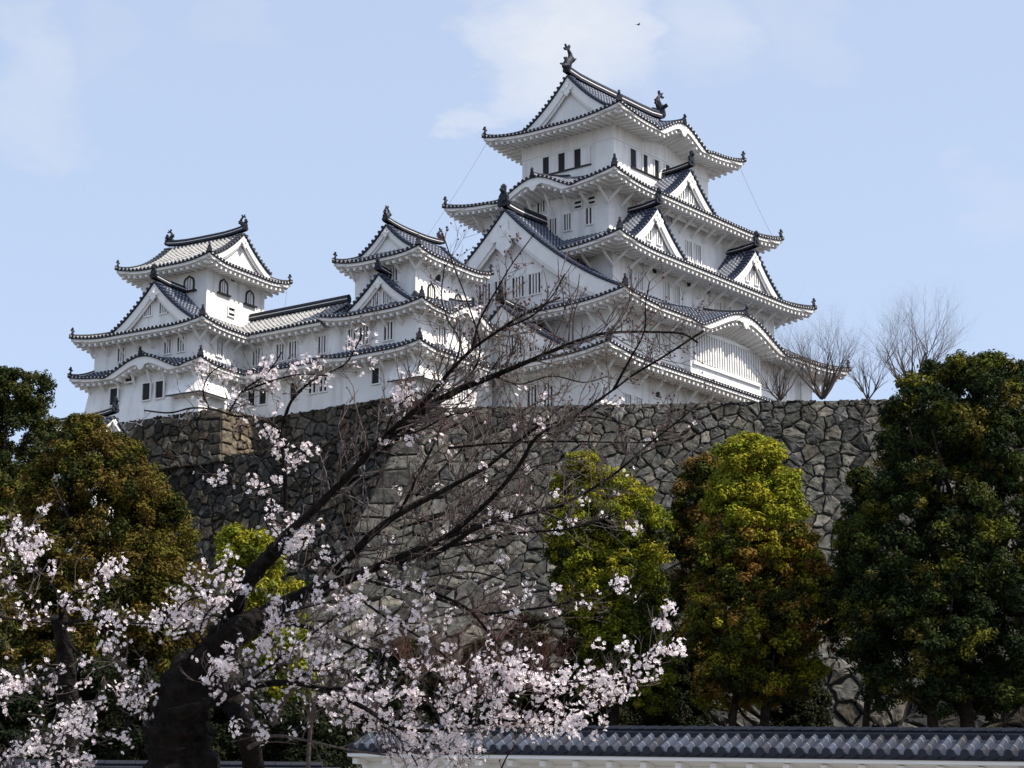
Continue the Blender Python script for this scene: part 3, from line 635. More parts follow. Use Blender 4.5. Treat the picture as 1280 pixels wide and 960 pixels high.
skirt(inu, (-5.64, 5.64, -5.09, 5.09), (-3.8, 3.8, -3.4, 3.4), zi(55.45), .95, 1.55, tile='tile_old', lift=.5, brackets='', fin=.85, lc=3.5)
Gable((0, -4.3), (0, -1), 3.85, zi(56.3), 2.75, 8.6, both=True).make(inu, tile='tile_old', board=.42, verge=.65, wall_in=.45, oni=.8, ornament=.7, ridge_h=.42, wallmat='plaster_old')
shachi((0, -4.0, zi(59.55)), (0, -1), 1.25, inu); shachi((0, 4.0, zi(59.55)), (0, 1), 1.25, inu)
Gable((-7.9, -1.1), (-1, 0), 4.75, zi(49.3), 4.0, 4.2).make(inu, board=.55, verge=.75, oni=.95, ornament=.85, windows=[(.75, zi(50.6), zi(51.7), .75, 3), (-.9, zi(50.6), zi(51.7), .75, 3)])
wins(inu, 'W', -3.95, [(-1.65, zi(53.4), zi(54.75), 1.15, 0, 'kato')])
wins(inu, 'S', -3.52, [(-1.75, zi(53.4), zi(54.75), 1.15, 0, 'kato'), (1.85, zi(53.3), zi(54.65), 1.15, 0, 'kato'), (-.6, zi(54.75), zi(55.2), .7, 0, 'slot'), (-.65, zi(51.7), zi(52.4), .8, 0, 'slot')])
wins(inu, 'W', -7.5, [(c, zi(47.0), zi(48.2), .7, 2) for c in (-2.6, -4.0, 2.4)])
wins(inu, 'S', -5.9, [(-5.0, zi(46.9), zi(48.2), .75, 2)])
wins(inu, 'W', -7.98, [(-2.3, zi(43.2), zi(44.6), .8, 0, 'plain'), (-.9, zi(43.2), zi(44.6), .8, 0, 'plain'), (2.6, zi(43.2), zi(44.6), .8, 0, 'plain'), (1.0, zi(45.0), zi(45.5), .8, 0, 'plain')])
cable(inu, (5.3, -4.9, zi(55.2)), (5.2, -4.6, zi(52.6)))
bx = MB()
bx.add([(-7.62, -6.02, zi(44.9)), (-4.6, -6.02, zi(44.9)), (-4.6, -7.1, zi(43.1)), (-8.7, -7.1, zi(43.1)), (-8.7, -3.6, zi(43.1)), (-7.64, -3.6, zi(44.9)), (-4.6, -6.2, zi(43.1)), (-7.8, -3.6, zi(43.1))],
       [(0, 1, 2, 3), (0, 3, 4, 5), (1, 6, 2), (4, 7, 5), (2, 6, 7, 4, 3)])
bx.add([(-4.55, -7.15, zi(43.12)), (-8.75, -7.15, zi(43.12)), (-8.75, -3.55, zi(43.12)), (-4.55, -7.15, zi(42.98)), (-8.75, -7.15, zi(42.98)), (-8.75, -3.55, zi(42.98))], [(0, 1, 4, 3), (1, 2, 5, 4)], 1)
bx.build('drop_bay', ['plaster', 'frame_dark'], inu)

# small tiled gate roof at the left foot of the tower
gt = thing('gate_roof', 'small dark tiled gate roof peeping over the brown treetop', 'gate', tuple(at(131, 541, 168)), rad(90 - 31.5))
walls(gt, -1.1, 1.1, -.2, 6., -19, .3)
g = Gable((0, -.9), (0, -1), 1.5, 0.0, 1.1, 7.).make(gt, tile='tile_old', board=.2, verge=.5, wall_in=.4, oni=.9, ornament=.4, ridge_h=.35)
# ==PART2==
# ------------------------------------------------------------------ terrain
def sm(a, b, x): t = min(1, max(0, (x - a) / (b - a))); return t * t * (3 - 2 * t)
def hgt(x, y):
    low = -1.6 + 6.0 * sm(60, 96, y)
    hi = low + (6.4 * sm(99.9, 100.6, y) if x > -9 else 6.4 * sm(92, 112, y)) + 4.0 * sm(108, 146, y)
    return hi + .25 * math.sin(x * .7 + y * .3) * sm(62, 70, y) * (0 if y > 96 and y < 101 else 1)
g = MB(); g.add([(-6000, -3000, -1.62), (6000, -3000, -1.62), (6000, 9000, -1.62), (-6000, 9000, -1.62)], [(0, 1, 2, 3)])
struct(g.build('ground', 'ground'))
ys = list(np.arange(58, 99, 3.)) + [99.7, 99.95, 100.65, 101.2] + list(np.arange(104, 172, 4.))
xs = list(np.arange(-90, 91, 3.))
g = MB(); g.grid([[(x, y, hgt(x, y)) for x in xs] for y in ys]); struct(g.build('hillside', 'earth', smooth=True))
def block(name, poly, z0, z1, m='earth'):
    b = MB(); n = len(poly); b.add([(x, y, z1) for x, y in poly] + [(x, y, z0) for x, y in poly], [list(range(n)), list(range(n, 2 * n))[::-1]] + [(i, (i + 1) % n, n + (i + 1) % n, n + i) for i in range(n)])
    return struct(b.build(name, m))
block('castle_terrace', [(-7, 151.6), (60, 151.4), (70, 225), (-40, 232), (-62, 205), (-14, 166.5), (-4.5, 160)], 5, 35.0)
block('upper_terrace', [(-6.3, 167.6), (-21.6, 178.2), (-21.0, 172.6), (-35, 181.2), (-50, 215), (60, 222), (48, 185), (20, 172), (2, 166.5)], 30, 39.0)

# ------------------------------------------------------------------ dry stone walls
def vor_cells(Ls, Lt, sx, sy):
    nx, ny = int(Ls / sx) + 1, int(Lt / sy) + 1; pts = {}
    for i in range(-2, nx + 2):
        for j in range(-2, ny + 2):
            if random.random() < .30 and 0 <= i < nx and 0 <= j < ny: continue
            pts[i, j] = ((i + .5 + (j % 2) * .5 + random.uniform(-.52, .52)) * sx, (j + .5 + random.uniform(-.50, .50)) * sy)
    out = []
    for i in range(-1, nx + 1):
        for j in range(-1, ny + 1):
            p = pts.get((i, j))
            if p is None: continue
            poly = [(0, 0), (Ls, 0), (Ls, Lt), (0, Lt)]
            for a in (-3, -2, -1, 0, 1, 2, 3):
                for b in (-3, -2, -1, 0, 1, 2, 3):
                    q = pts.get((i + a, j + b))
                    if q is None or (a == 0 and b == 0): continue
                    mx_, my_ = (p[0] + q[0]) / 2, (p[1] + q[1]) / 2; nx_, ny_ = q[0] - p[0], q[1] - p[1]; new = []
                    for k in range(len(poly)):
                        A, B = poly[k], poly[(k + 1) % len(poly)]; da = (A[0] - mx_) * nx_ + (A[1] - my_) * ny_; db = (B[0] - mx_) * nx_ + (B[1] - my_) * ny_
                        if da <= 0: new.append(A)
                        if da * db < 0: t = da / (da - db); new.append((A[0] + (B[0] - A[0]) * t, A[1] + (B[1] - A[1]) * t))
                    poly = new
                    if len(poly) < 3: break
                if len(poly) < 3: break
            if len(poly) >= 3: out.append(poly)
    return out
GREY = [(.20, .195, .17), (.17, .17, .15), (.235, .225, .195), (.15, .15, .135), (.25, .23, .19), (.19, .19, .18), (.13, .128, .115)]
BROWN = [(.19, .165, .125), (.16, .14, .11), (.22, .195, .155), (.12, .11, .095), (.25, .215, .16), (.15, .14, .12), (.20, .15, .10)]
def stone_wall(label, P, Ls, Lt, sx, sy, pal, gap=.05, quoin=None, depth=.2, group=None):
    root = thing('stone_wall', label, 'stone wall', tuple(P(Ls / 2, Lt)), 0, group); base = np.array(root.location)
    S = MB(); e = .05
    def fr(s_, t_):
        o = P(s_, t_); du = (P(s_ + e, t_) - P(s_ - e, t_)); dv = (P(s_, t_ + e) - P(s_, t_ - e)); n = np.cross(du, dv); n /= np.linalg.norm(n)
        return o, (n if n[1] < 0 else -n)
    def stone(poly, bul, col, rnd=True, jit=.05):
        poly = [np.array(p, float) for p in poly]; c = sum(poly) / len(poly); r = np.mean([np.linalg.norm(p - c) for p in poly])
        if r < .12: return
        if rnd:      # cut the corners once
            q = []
            for k in range(len(poly)):
                a, b = poly[k], poly[(k + 1) % len(poly)]; q += [a * .90 + b * .10, a * .1 + b * .9]
            poly = []
            for k in range(len(q)):
                a, b = q[k], q[(k + 1) % len(q)]; poly.append(a); l = np.linalg.norm(b - a)
                if l > .3 * r: poly.append((a + b) / 2 + (c - (a + b) / 2) / r * random.uniform(-.03, .16) * l + (b - a) * random.uniform(-.2, .2))
        poly = [p + np.array([random.uniform(-jit, jit), random.uniform(-jit, jit)]) * (1.6 if p[1] < .02 else .6) for p in poly]
        o, n = fr(*c); gx, gy = random.uniform(-.17, .17), random.uniform(-.17, .17); b0 = random.uniform(-.03, .07); n_ = len(poly); vs = []
        def put(p, dd): return P(p[0], p[1]) + n * (dd + (p[0] - c[0]) * gx + (p[1] - c[1]) * gy + b0)
        k0 = max(.6, 1 - gap / r)
        for sc, dd in ((k0, -depth * .7), (k0 * .985, -.035), (k0 * .93, bul * .55), (k0 * .70, bul * .9)):
            vs += [put(c + (p - c) * sc, dd + (random.uniform(-.8, .8) * bul * .6 if sc < .95 else 0)) - base for p in poly]
        vs.append(put(c, bul * random.uniform(.8, 1.2)) - base)
        fs = [(L * n_ + k, L * n_ + (k + 1) % n_, (L + 1) * n_ + (k + 1) % n_, (L + 1) * n_ + k) for L in range(3) for k in range(n_)] + [(3 * n_ + k, 3 * n_ + (k + 1) % n_, 4 * n_) for k in range(n_)]
        v = random.uniform(.24, .60); S.add(vs, fs, 0, col=tuple(x * v for x in col))
    q0 = quoin[0] * .62 if quoin else 0
    for poly in vor_cells(Ls, Lt, sx, sy):
        c = np.mean(poly, axis=0)
        if quoin and c[0] < q0: continue
        stone(poly, random.uniform(.04, .17) * min(1, sx), random.choice(pal))
        if random.random() < .45:     # small wedge stones at a joint
            k = random.randrange(len(poly)); a = np.array(poly[k]); rr = random.uniform(.12, .22) * sx
            if not quoin or a[0] > quoin[0]: stone([a + rr * np.array([math.cos(t), .7 * math.sin(t)]) for t in (0.3, 1.6, 2.9, 4.1, 5.3)], .06, random.choice(pal))
    if quoin:
        t = 0.; k = 0
        while t < Lt - .3:
            h = quoin[1] * random.uniform(.85, 1.2); w = quoin[0] * (1.15 if k % 2 else .72); h = min(h, Lt - t)
            n_ = 3; pl = [(0, t + .03)] + [(w * i / n_, t + .03) for i in range(1, n_ + 1)] + [(w, t + h - .03)] + [(w * i / n_, t + h - .03) for i in range(n_ - 1, 0, -1)] + [(0, t + h - .03)]
            stone(pl, .07, random.choice(quoin[2]), False, .03); t += h; k += 1
    S.build('stones', 'stone', root)
    B = MB(); nS, nT = 24, 10
    def bp(s_, t_): o, n = fr(s_, t_); return o - n * .11 - base
    B.grid([[bp(Ls * i / nS, Lt * j / nT) for j in range(nT + 1)] for i in range(nS + 1)])
    B.grid([[bp(Ls * i / nS, 0.) , bp(Ls * i / nS, 0.) + np.array([0, 3.5, -.12])] for i in range(nS + 1)])
    B.build('joint_bed', 'joint', root)
    return root
def CW(s_, t_):
    out = .20 * t_ + .010 * t_ * t_; xl = -7.3 - 1.22 * out; xr = 46.
    q = s_ / 53.3; return np.array([xl + (xr - xl) * q, 150.9 - .2 * q - out, 35.22 + 1.0 * q - t_])
stone_wall('tall grey stone wall of large angular blocks below the main keep', CW, 53.3, 23., .82, .66, GREY, .028, (2.9, 1.15, [(.15, .148, .135), (.12, .118, .108), (.18, .175, .155)]))
def wall_line(o, d, z, k1=.2, k2=.008, corner=0.):
    o = np.array(o, float); d = np.array(d, float) / np.linalg.norm(d); n = np.array([-d[1], d[0]])
    if n[1] > 0: n = -n
    def f(s_, t_):
        out = k1 * t_ + k2 * t_ * t_; p = o + d * (s_ - corner * out * max(0., 1 - s_ / 10.)) + n * out; return np.array([p[0], p[1], z - t_])
    return f
eRi, eLi = np.array([math.sin(rad(31.5)), math.cos(rad(31.5))]), np.array([-math.cos(rad(31.5)), math.sin(rad(31.5))])
eRn, eLn = np.array([math.sin(rad(34.6)), math.cos(rad(34.6))]), np.array([-math.cos(rad(34.6)), math.sin(rad(34.6))])
ca = np.array([-22.45, 171.5])
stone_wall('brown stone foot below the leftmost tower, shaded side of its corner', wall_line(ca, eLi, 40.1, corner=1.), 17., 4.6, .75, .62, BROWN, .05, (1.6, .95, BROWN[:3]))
stone_wall('sunlit short brown stone face round the corner under the leftmost tower', wall_line(ca, eRi, 40.1, corner=1.), 12., 4.6, .75, .62, [(.26, .22, .16), (.30, .25, .18), (.22, .19, .15)], .05, (1.6, .95, [(.32, .28, .21), (.28, .24, .18)]))  # lighter palette than the other face: sunlight put into the stone colour
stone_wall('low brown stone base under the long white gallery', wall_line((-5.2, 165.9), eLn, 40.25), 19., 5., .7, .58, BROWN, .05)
stone_wall('dark shaded stone wall stepping out below the gallery base, left of the tall corner', wall_line((-3.2, 157.3), eLn, 36.0), 52., 24., .75, .62, [tuple(.62 * x for x in c) for c in BROWN[:4] + GREY[3:]], .05)  # palette scaled down: the wall's shade is put into its colour
stone_wall('lowest stone retaining wall behind the tree trunks', wall_line((-8.5, 100.0), (1, 0), 11.7, .12, 0), 52., 7., .8, .66, [tuple(.8 * x for x in c) for c in GREY + BROWN[:3]], .06)  # palette dimmed to deepen the shade under the trees

# ------------------------------------------------------------------ tiled plaster boundary walls in front
def boundary_wall(label, A, B, z, grade, low):
    A, B = np.array(A, float), np.array(B, float); d = (B - A); L = np.linalg.norm(d); d /= L; ang = math.atan2(d[1], d[0])
    r = thing('boundary_wall', label, 'wall', (A[0], A[1], -1.62), ang); zz = z + 1.62
    w = MB(); hw = .24; rise = .40; hf = .86
    w.add([(0, -hw, 0), (L, -hw, 0), (L, hw, 0), (0, hw, 0), (0, -hw, zz - rise - .1), (L, -hw, zz - rise - .1 + grade * L), (L, hw, zz - rise - .1 + grade * L), (0, hw, zz - rise - .1)],
          [(0, 1, 5, 4), (1, 2, 6, 5), (2, 3, 7, 6), (3, 0, 4, 7), (4, 5, 6, 7)])
    w.build('wall', 'plaster', r)
    T, E = MB(), MB()
    for sg in (-1, 1):
        s = Side((0, sg * hf), (L, sg * hf), (0, sg * .02), (L, sg * .02), zz - rise, rise, 0, None, .95, hf - hw, grade=grade, pitch=.286, fas=.04); s.make(T, E, rows=5, soffit=False)
        E.grid([[(x, sg * (hf - .02), zz - rise - .09 + grade * x), (x, sg * (hf - .02), zz - rise - .17 + grade * x), (x, sg * hw, zz - rise - .21 + grade * x)] for x in (0, L)])
    rf = T.build('roof', ['tile_wall', 'slate'], r)
    n = int(L / .8)
    for k in range(n + 1):
        x = .1 + (L - .2) * k / n
        for sg in (-1,): E.box((x, sg * (hw + .2), zz - rise - .26 + grade * x), (.065, 0, 0), (0, .24, 0), (0, 0, .06))
    E.build('eave', 'eave', rf)
    R = MB(); ridge_strip(R, [(x, 0, zz + grade * x - .01) for x in np.linspace(-.05, L, 12)], .11, .10)
    for k in range(int(L / .3)): x = .15 + k * .3; R.disc((x, 0, zz + .14 + grade * x), (1, 0, 0), .075, .29, 0, 6)
    R.build('ridge', ['slate', 'slate'], rf)
    return r
M['tile_wall'] = tile_mat('wall_roof_tile', (.016, .022, .038), (.16, .17, .19), .06, .30, .4, 1.8)
boundary_wall('long white plaster wall with dark tiled coping below the green trees', (-3.25, 52.15), (15.6, 40.9), 4.60, -.0514, 0)
boundary_wall('lower white wall with grey tiled coping behind the cherry trunk', (-14, 44.5), (-3.3, 44.35), 3.26, -.01, 0)

# ------------------------------------------------------------------ evergreen trees
def leaf_cloud(C, R, n, size, cols, squash=.8):
    """C (k,3) clump centres, R (k,) radii, n leaves each, cols (k,3)"""
    k = len(C); N = k * n
    d = rng.normal(size=(N, 3)); d /= np.linalg.norm(d, axis=1)[:, None]; rr = R.repeat(n)[:, None] * rng.random((N, 1)) ** .45
    pos = C.repeat(n, 0) + d * rr * np.array([1, 1, squash])
    nrm_ = d + rng.normal(size=(N, 3)) * .55 + np.array([0, 0, .55]); nrm_ /= np.linalg.norm(nrm_, axis=1)[:, None]
    a = np.cross(nrm_, rng.normal(size=(N, 3))); a /= np.linalg.norm(a, axis=1)[:, None]; b = np.cross(nrm_, a)
    L = size * (.7 + .6 * rng.random((N, 1))); Wd = L * .42
    V = np.stack([pos - a * L, pos - b * Wd + nrm_ * .1 * L, pos + a * L, pos + b * Wd + nrm_ * .1 * L], 1).reshape(-1, 3)
    F = np.arange(N * 4).reshape(-1, 4)
    c = cols.repeat(n, 0) * (.75 + .5 * rng.random((N, 1))); c = c.repeat(4, 0)
    return V, F, c
def evergreen(label, Y, rows, pal, nc, n, size, cr=(.45, .85), trunks=(), seed=1, name='evergreen_tree', cat='tree', group=None, base=None, flat=.85):
    global rng; rng = np.random.default_rng(seed); random.seed(seed)
    ws = [at(x0, y, 1.) for y, x0, x1 in rows]
    prof = []
    for y, x0, x1 in rows:
        d = Y / ray(640, y)[1]; a, b = ray(x0, y) * d, ray(x1, y) * d; prof.append((a[2], (a[0] + b[0]) / 2, (b[0] - a[0]) / 2))
    prof.sort(); zs_ = np.array([p[0] for p in prof]); cx = np.array([p[1] for p in prof]); rr = np.array([p[2] for p in prof])
    xb = float(cx.mean()); zb = hgt(xb, Y) if base is None else base
    root = thing(name, label, cat, (xb, Y, zb), 0, group)
    C, R, K = [], [], []
    lob = [(rng.uniform(z0_, z1_), rng.random() * 6.283, rng.uniform(.8, 1.8), rng.uniform(-.18, .10)) for z0_, z1_ in [(zs_[0], zs_[-1])] for _ in range(16)]
    zt, z0 = zs_[-1], zs_[0]; wts = np.interp(np.linspace(z0, zt, 60), zs_, rr) + .3; wts /= wts.sum()
    zgrid = np.linspace(z0, zt, 60); NB = max(30, int(nc * .46)); per = int(nc * 3.9 / NB)
    for i in range(NB):
        inner = rng.random() < .27
        z = rng.choice(zgrid, p=wts) + rng.normal() * .12; r0 = np.interp(z, zs_, rr); x0 = np.interp(z, zs_, cx); th = rng.random() * 2 * math.pi
        rb = rng.uniform(.5, 1.0) * min(1., .35 + r0 / 3.2)
        m = 1 + sum(A * math.exp(-((z - lz) / ls) ** 2 - (min(abs(th - lt), 6.283 - abs(th - lt)) / .75) ** 2) for lz, lt, ls, A in lob)
        q = (rng.random() ** .5 * .6 if inner else rng.uniform(.9, 1.06)) * max(.12, r0 * m - rb * .72)
        bc = np.array([x0 + math.cos(th) * q, Y + math.sin(th) * q * flat, min(z, zt - rb * .72)]); h = (z - z0) / (zt - z0); base_c = pal(h, math.cos(th), th)
        for j in range(per):
            dv = rng.normal(size=3) + np.array([math.cos(th) * .7, math.sin(th) * .7, .5]); dv /= np.linalg.norm(dv)
            C.append(bc + dv * rb * rng.random() ** .4 * np.array([1, 1, .8])); R.append(rng.uniform(*cr) * .46 * (.6 + .4 * min(1, r0 / 2))); K.append(base_c if rng.random() < .72 else pal(h, math.cos(th), th))
    V, F, c = leaf_cloud(np.array(C), np.array(R), int(n * 1.15), size * .54, np.array(K) * .74)
    np_mesh('crown', V - np.array([xb, Y, zb]), F, 'leaf', root, c)
    for (px, w) in trunks:
        t = MB(); x = ray(px, 880)[0] / ray(px, 880)[1] * Y; top = zt - (zt - z0) * .12
        pts = []; rs = []
        for k in range(9):
            q = k / 8; z = zb + (top - zb) * q; xx = x + (np.interp(max(z, z0), zs_, cx) - x) * max(0, q - .25) * .8
            pts.append(np.array([xx - xb + .12 * math.sin(k * 1.7), .1 * math.cos(k * 2.1), z - zb])); rs.append(w * (1 - q * .85))
        t.tube(pts, rs, 9)
        for k in range(9):
            q = .3 + .6 * k / 9; z = q * (top - zb); th = k * 2.4; r0 = np.interp(z + zb, zs_, rr) * .75
            p0 = np.array([np.interp(z, [p[2] for p in pts], [p[0] for p in pts]), 0, z])
            t.tube([p0, p0 + np.array([math.cos(th) * r0 * .5, math.sin(th) * r0 * .5, r0 * .35]), p0 + np.array([math.cos(th) * r0, math.sin(th) * r0, r0 * .9])], [w * .35, w * .22, w * .08], 6)
        t.build('trunk', 'bark', root, smooth=True)
    return root
def mixp(*ps):
    c = np.array(ps); return c[rng.integers(len(c))]
G_DARK = [(.026, .042, .014), (.032, .050, .016), (.022, .036, .014)]
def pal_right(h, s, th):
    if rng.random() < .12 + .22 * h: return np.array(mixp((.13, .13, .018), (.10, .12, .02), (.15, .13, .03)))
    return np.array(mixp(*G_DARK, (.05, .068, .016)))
def pal_yellow(h, s, th):  # young-leaf tint; brighter towards the top, putting sunlight into the leaf colour
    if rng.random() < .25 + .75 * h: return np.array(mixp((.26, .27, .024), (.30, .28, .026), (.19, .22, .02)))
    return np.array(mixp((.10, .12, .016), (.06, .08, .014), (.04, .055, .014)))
def pal_orange(h, s, th):  # lime top paints the sunlit crown; orange and brown are leaf colours
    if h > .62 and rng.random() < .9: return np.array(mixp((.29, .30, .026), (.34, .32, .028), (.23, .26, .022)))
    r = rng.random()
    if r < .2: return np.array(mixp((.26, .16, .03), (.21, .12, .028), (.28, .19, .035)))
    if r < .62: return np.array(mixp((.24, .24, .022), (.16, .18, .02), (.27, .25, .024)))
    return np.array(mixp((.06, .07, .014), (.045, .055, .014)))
def pal_back(h, s, th):
    if rng.random() < .4: return np.array(mixp((.19, .12, .035), (.16, .12, .025)))
    return np.array(mixp((.08, .09, .016), (.05, .065, .014)))
def pal_brown(h, s, th):
    r = rng.random()
    if r < .35: return np.array(mixp((.13, .095, .022), (.11, .083, .02), (.15, .11, .025)))
    if r < .75: return np.array(mixp((.10, .098, .016), (.085, .088, .016), (.12, .11, .018)))
    return np.array(mixp((.045, .052, .014), (.035, .045, .012)))
def pal_dark(h, s, th):
    if rng.random() < .25: return np.array(mixp((.075, .075, .018), (.065, .07, .018)))
    return np.array(mixp((.04, .05, .016), (.032, .045, .014), (.05, .058, .018)))
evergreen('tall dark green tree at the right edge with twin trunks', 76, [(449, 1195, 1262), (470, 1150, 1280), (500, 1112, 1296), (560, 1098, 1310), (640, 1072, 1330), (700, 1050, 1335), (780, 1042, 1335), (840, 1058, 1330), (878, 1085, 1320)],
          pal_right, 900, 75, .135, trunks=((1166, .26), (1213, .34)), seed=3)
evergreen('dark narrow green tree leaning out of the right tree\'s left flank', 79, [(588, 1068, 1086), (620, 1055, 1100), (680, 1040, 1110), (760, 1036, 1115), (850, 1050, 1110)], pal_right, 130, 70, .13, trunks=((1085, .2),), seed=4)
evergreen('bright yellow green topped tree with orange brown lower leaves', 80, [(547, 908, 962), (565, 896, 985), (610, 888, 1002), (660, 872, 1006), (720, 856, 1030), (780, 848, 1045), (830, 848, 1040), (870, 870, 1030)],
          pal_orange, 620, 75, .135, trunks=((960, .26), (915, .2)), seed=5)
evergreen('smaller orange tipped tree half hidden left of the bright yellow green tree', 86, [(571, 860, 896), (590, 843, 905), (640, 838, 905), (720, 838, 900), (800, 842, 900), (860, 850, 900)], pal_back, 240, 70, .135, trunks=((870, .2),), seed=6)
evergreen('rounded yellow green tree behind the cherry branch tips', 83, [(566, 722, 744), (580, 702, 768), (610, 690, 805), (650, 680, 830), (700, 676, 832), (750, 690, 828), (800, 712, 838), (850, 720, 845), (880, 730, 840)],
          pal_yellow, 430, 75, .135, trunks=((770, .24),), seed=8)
evergreen('broad brownish olive tree below the leftmost tower', 72, [(524, 88, 128), (540, 66, 152), (575, 44, 185), (615, 28, 212), (655, 12, 238), (700, -5, 258), (755, -20, 264), (800, -30, 255), (860, -30, 245), (900, -20, 230)],
          pal_brown, 800, 75, .125, trunks=((120, .3),), seed=9)
evergreen('dark green tree cut by the left edge of the picture', 88, [(462, -30, 36), (480, -60, 58), (520, -70, 66), (570, -75, 72), (640, -75, 66), (760, -70, 60), (860, -70, 50)], pal_dark, 420, 75, .145, trunks=((0, .3),), seed=10)
evergreen('olive shrub low at the left edge in front of the dark tree', 66, [(590, -30, 14), (620, -40, 22), (660, -50, 20), (760, -50, 20), (900, -50, 20)], pal_brown, 140, 70, .12, trunks=((-10, .12),), seed=11, name='evergreen_shrub', cat='shrub')
evergreen('small bright yellow shrub between the olive tree and the cherry limb', 64, [(655, 290, 312), (680, 274, 334), (710, 268, 352), (745, 272, 372), (780, 290, 384), (840, 320, 400), (900, 335, 415), (935, 340, 420)],
          pal_yellow, 230, 70, .115, trunks=((340, .1),), seed=12, name='evergreen_shrub', cat='shrub')
for i, (x0, x1, y0, Y_) in enumerate([(620, 700, 770, 92), (690, 790, 730, 90), (770, 860, 690, 91), (560, 650, 800, 88), (800, 880, 780, 86), (960, 1040, 830, 88), (440, 560, 800, 84)]):
    lab = ['low dark evergreen shrub left of the yellow green tree foot', 'dark evergreen shrub under the rounded yellow green tree', 'tall dark evergreen shrub between the two yellow green trees', 'dark evergreen shrub behind the lower blossom spray',
           'dark evergreen shrub at the foot of the orange tipped tree', 'low dark shrub beside the trunk of the bright yellow green tree', 'dark evergreen shrub behind the pale blossoms left of the wall end'][i]
    evergreen(lab, Y_, [(y0, x0 + 25, x1 - 25), (y0 + 30, x0 + 8, x1 - 8), (y0 + 80, x0, x1), (925, x0, x1)], lambda h, s, t: np.array(mixp((.022, .030, .014), (.028, .036, .016), (.04, .04, .02))), 150, 60, .14, trunks=(((x0 + x1) / 2, .1),), seed=20 + i,
              name='evergreen_shrub', cat='shrub', group='dark shrubs at the wall foot')

for i, (x0, x1, y0, Y_) in enumerate([(-40, 60, 842, 56.5), (50, 170, 826, 58), (150, 270, 842, 56.2), (240, 340, 860, 57.5), (330, 450, 880, 57)]):  # added dark shrubs fill the lower left where only shade lies
    lab = ['dark glossy hedge shrub at the lower left corner behind the blossoms', 'dark hedge shrub below the olive tree behind the second cherry stem', 'dark hedge shrub right behind the thick cherry trunk', 'dark hedge shrub showing right of the cherry trunk', 'dark hedge shrub above the left end of the tiled wall'][i]
    evergreen(lab, Y_, [(y0, x0 + 25, x1 - 25), (y0 + 25, x0 + 6, x1 - 6), (y0 + 70, x0, x1), (965, x0, x1)], lambda h, s, t: np.array(mixp((.016, .024, .010), (.02, .028, .012), (.026, .03, .014))), 110, 60, .12, trunks=(((x0 + x1) / 2, .08),), seed=40 + i,
              name='evergreen_shrub', cat='shrub', group='dark hedge shrubs behind the tiled wall')

# leafless bushes and trees: recursive twigs
def twiggy(label, p, h, spread, n0, mname, name, cat, seed, r0=.05, group=None, levels=4, lean=0.):
    random.seed(seed); p = np.array(p, float); root = thing(name, label, cat, tuple(p), 0, group); T = MB(); Wm = MB()
    def grow(a, d, l, r, lev):
        pts = [a]; rs = [r]; c = a
        for k in range(3):
            d = d + np.array([random.gauss(0, .10), random.gauss(0, .10), random.gauss(.05, .06)]); d /= np.linalg.norm(d); c = c + d * l / 3; pts.append(c); rs.append(r * (1 - .2 * (k + 1)))
        (T if lev == 0 else Wm).tube(pts, rs, 5 if lev < 2 else 3, cap=False)
        if lev < levels:
            for k in range(random.choice((3, 3, 4)) + (1 if lev == 0 else 0)):
                q = random.choice((1, 2, 3, 3)); dd = d + np.array([random.gauss(0, .42), random.gauss(0, .42), random.gauss(.1, .2)]); dd /= np.linalg.norm(dd)
                grow(pts[q], dd, l * random.uniform(.55, .85), rs[q] * .66, lev + 1)
    for k in range(n0):
        th = 2 * math.pi * k / n0 + random.random(); d = np.array([math.cos(th) * spread + lean, math.sin(th) * spread, 1.]); d /= np.linalg.norm(d)
        grow(np.array([math.cos(th) * .1, math.sin(th) * .1, 0]), d, h * random.uniform(.32, .42), r0, 0)
    T.build('trunk', mname, root); Wm.build('twigs', mname, root); return root
twiggy('bare twiggy tree on the wall in front of the keep\'s right corner', at(1028, 498, 158), 6.8, .8, 11, 'bare', 'bare_tree', 'tree', 31, .10, levels=5)
twiggy('taller bare tree on the wall behind the right green tree', at(1140, 500, 158), 8.8, .6, 11, 'bare', 'bare_tree', 'tree', 36, .10, levels=5)
twiggy('small bare bush on the wall between the two bare trees', at(1085, 498, 160), 4.8, .8, 7, 'bare', 'bare_shrub', 'shrub', 33, .06)
twiggy('low bare bush on the wall against the lattice window side', at(975, 500, 157), 5.0, .9, 9, 'bare', 'bare_shrub', 'shrub', 37, .06)
M['red_twig'] = mat('red_brown_twig', (.10, .045, .035), .9, .4, 4)
for i, (x, y, Y_, h_) in enumerate([(590, 880, 78, 3.4), (660, 860, 80, 3.0), (520, 850, 77, 3.6), (620, 800, 82, 2.8)]):
    lab = ['reddish brown leafless bush above the lower blossom spray', 'reddish brown leafless bush right of the blossom spray', 'reddish brown leafless bush behind the dense blossoms', 'small reddish leafless bush higher up the bank'][i]
    twiggy(lab, at(x, y, Y_), h_, 1.0, 9, 'red_twig', 'bare_shrub', 'shrub', 50 + i, .03, 'reddish bare bushes on the bank')

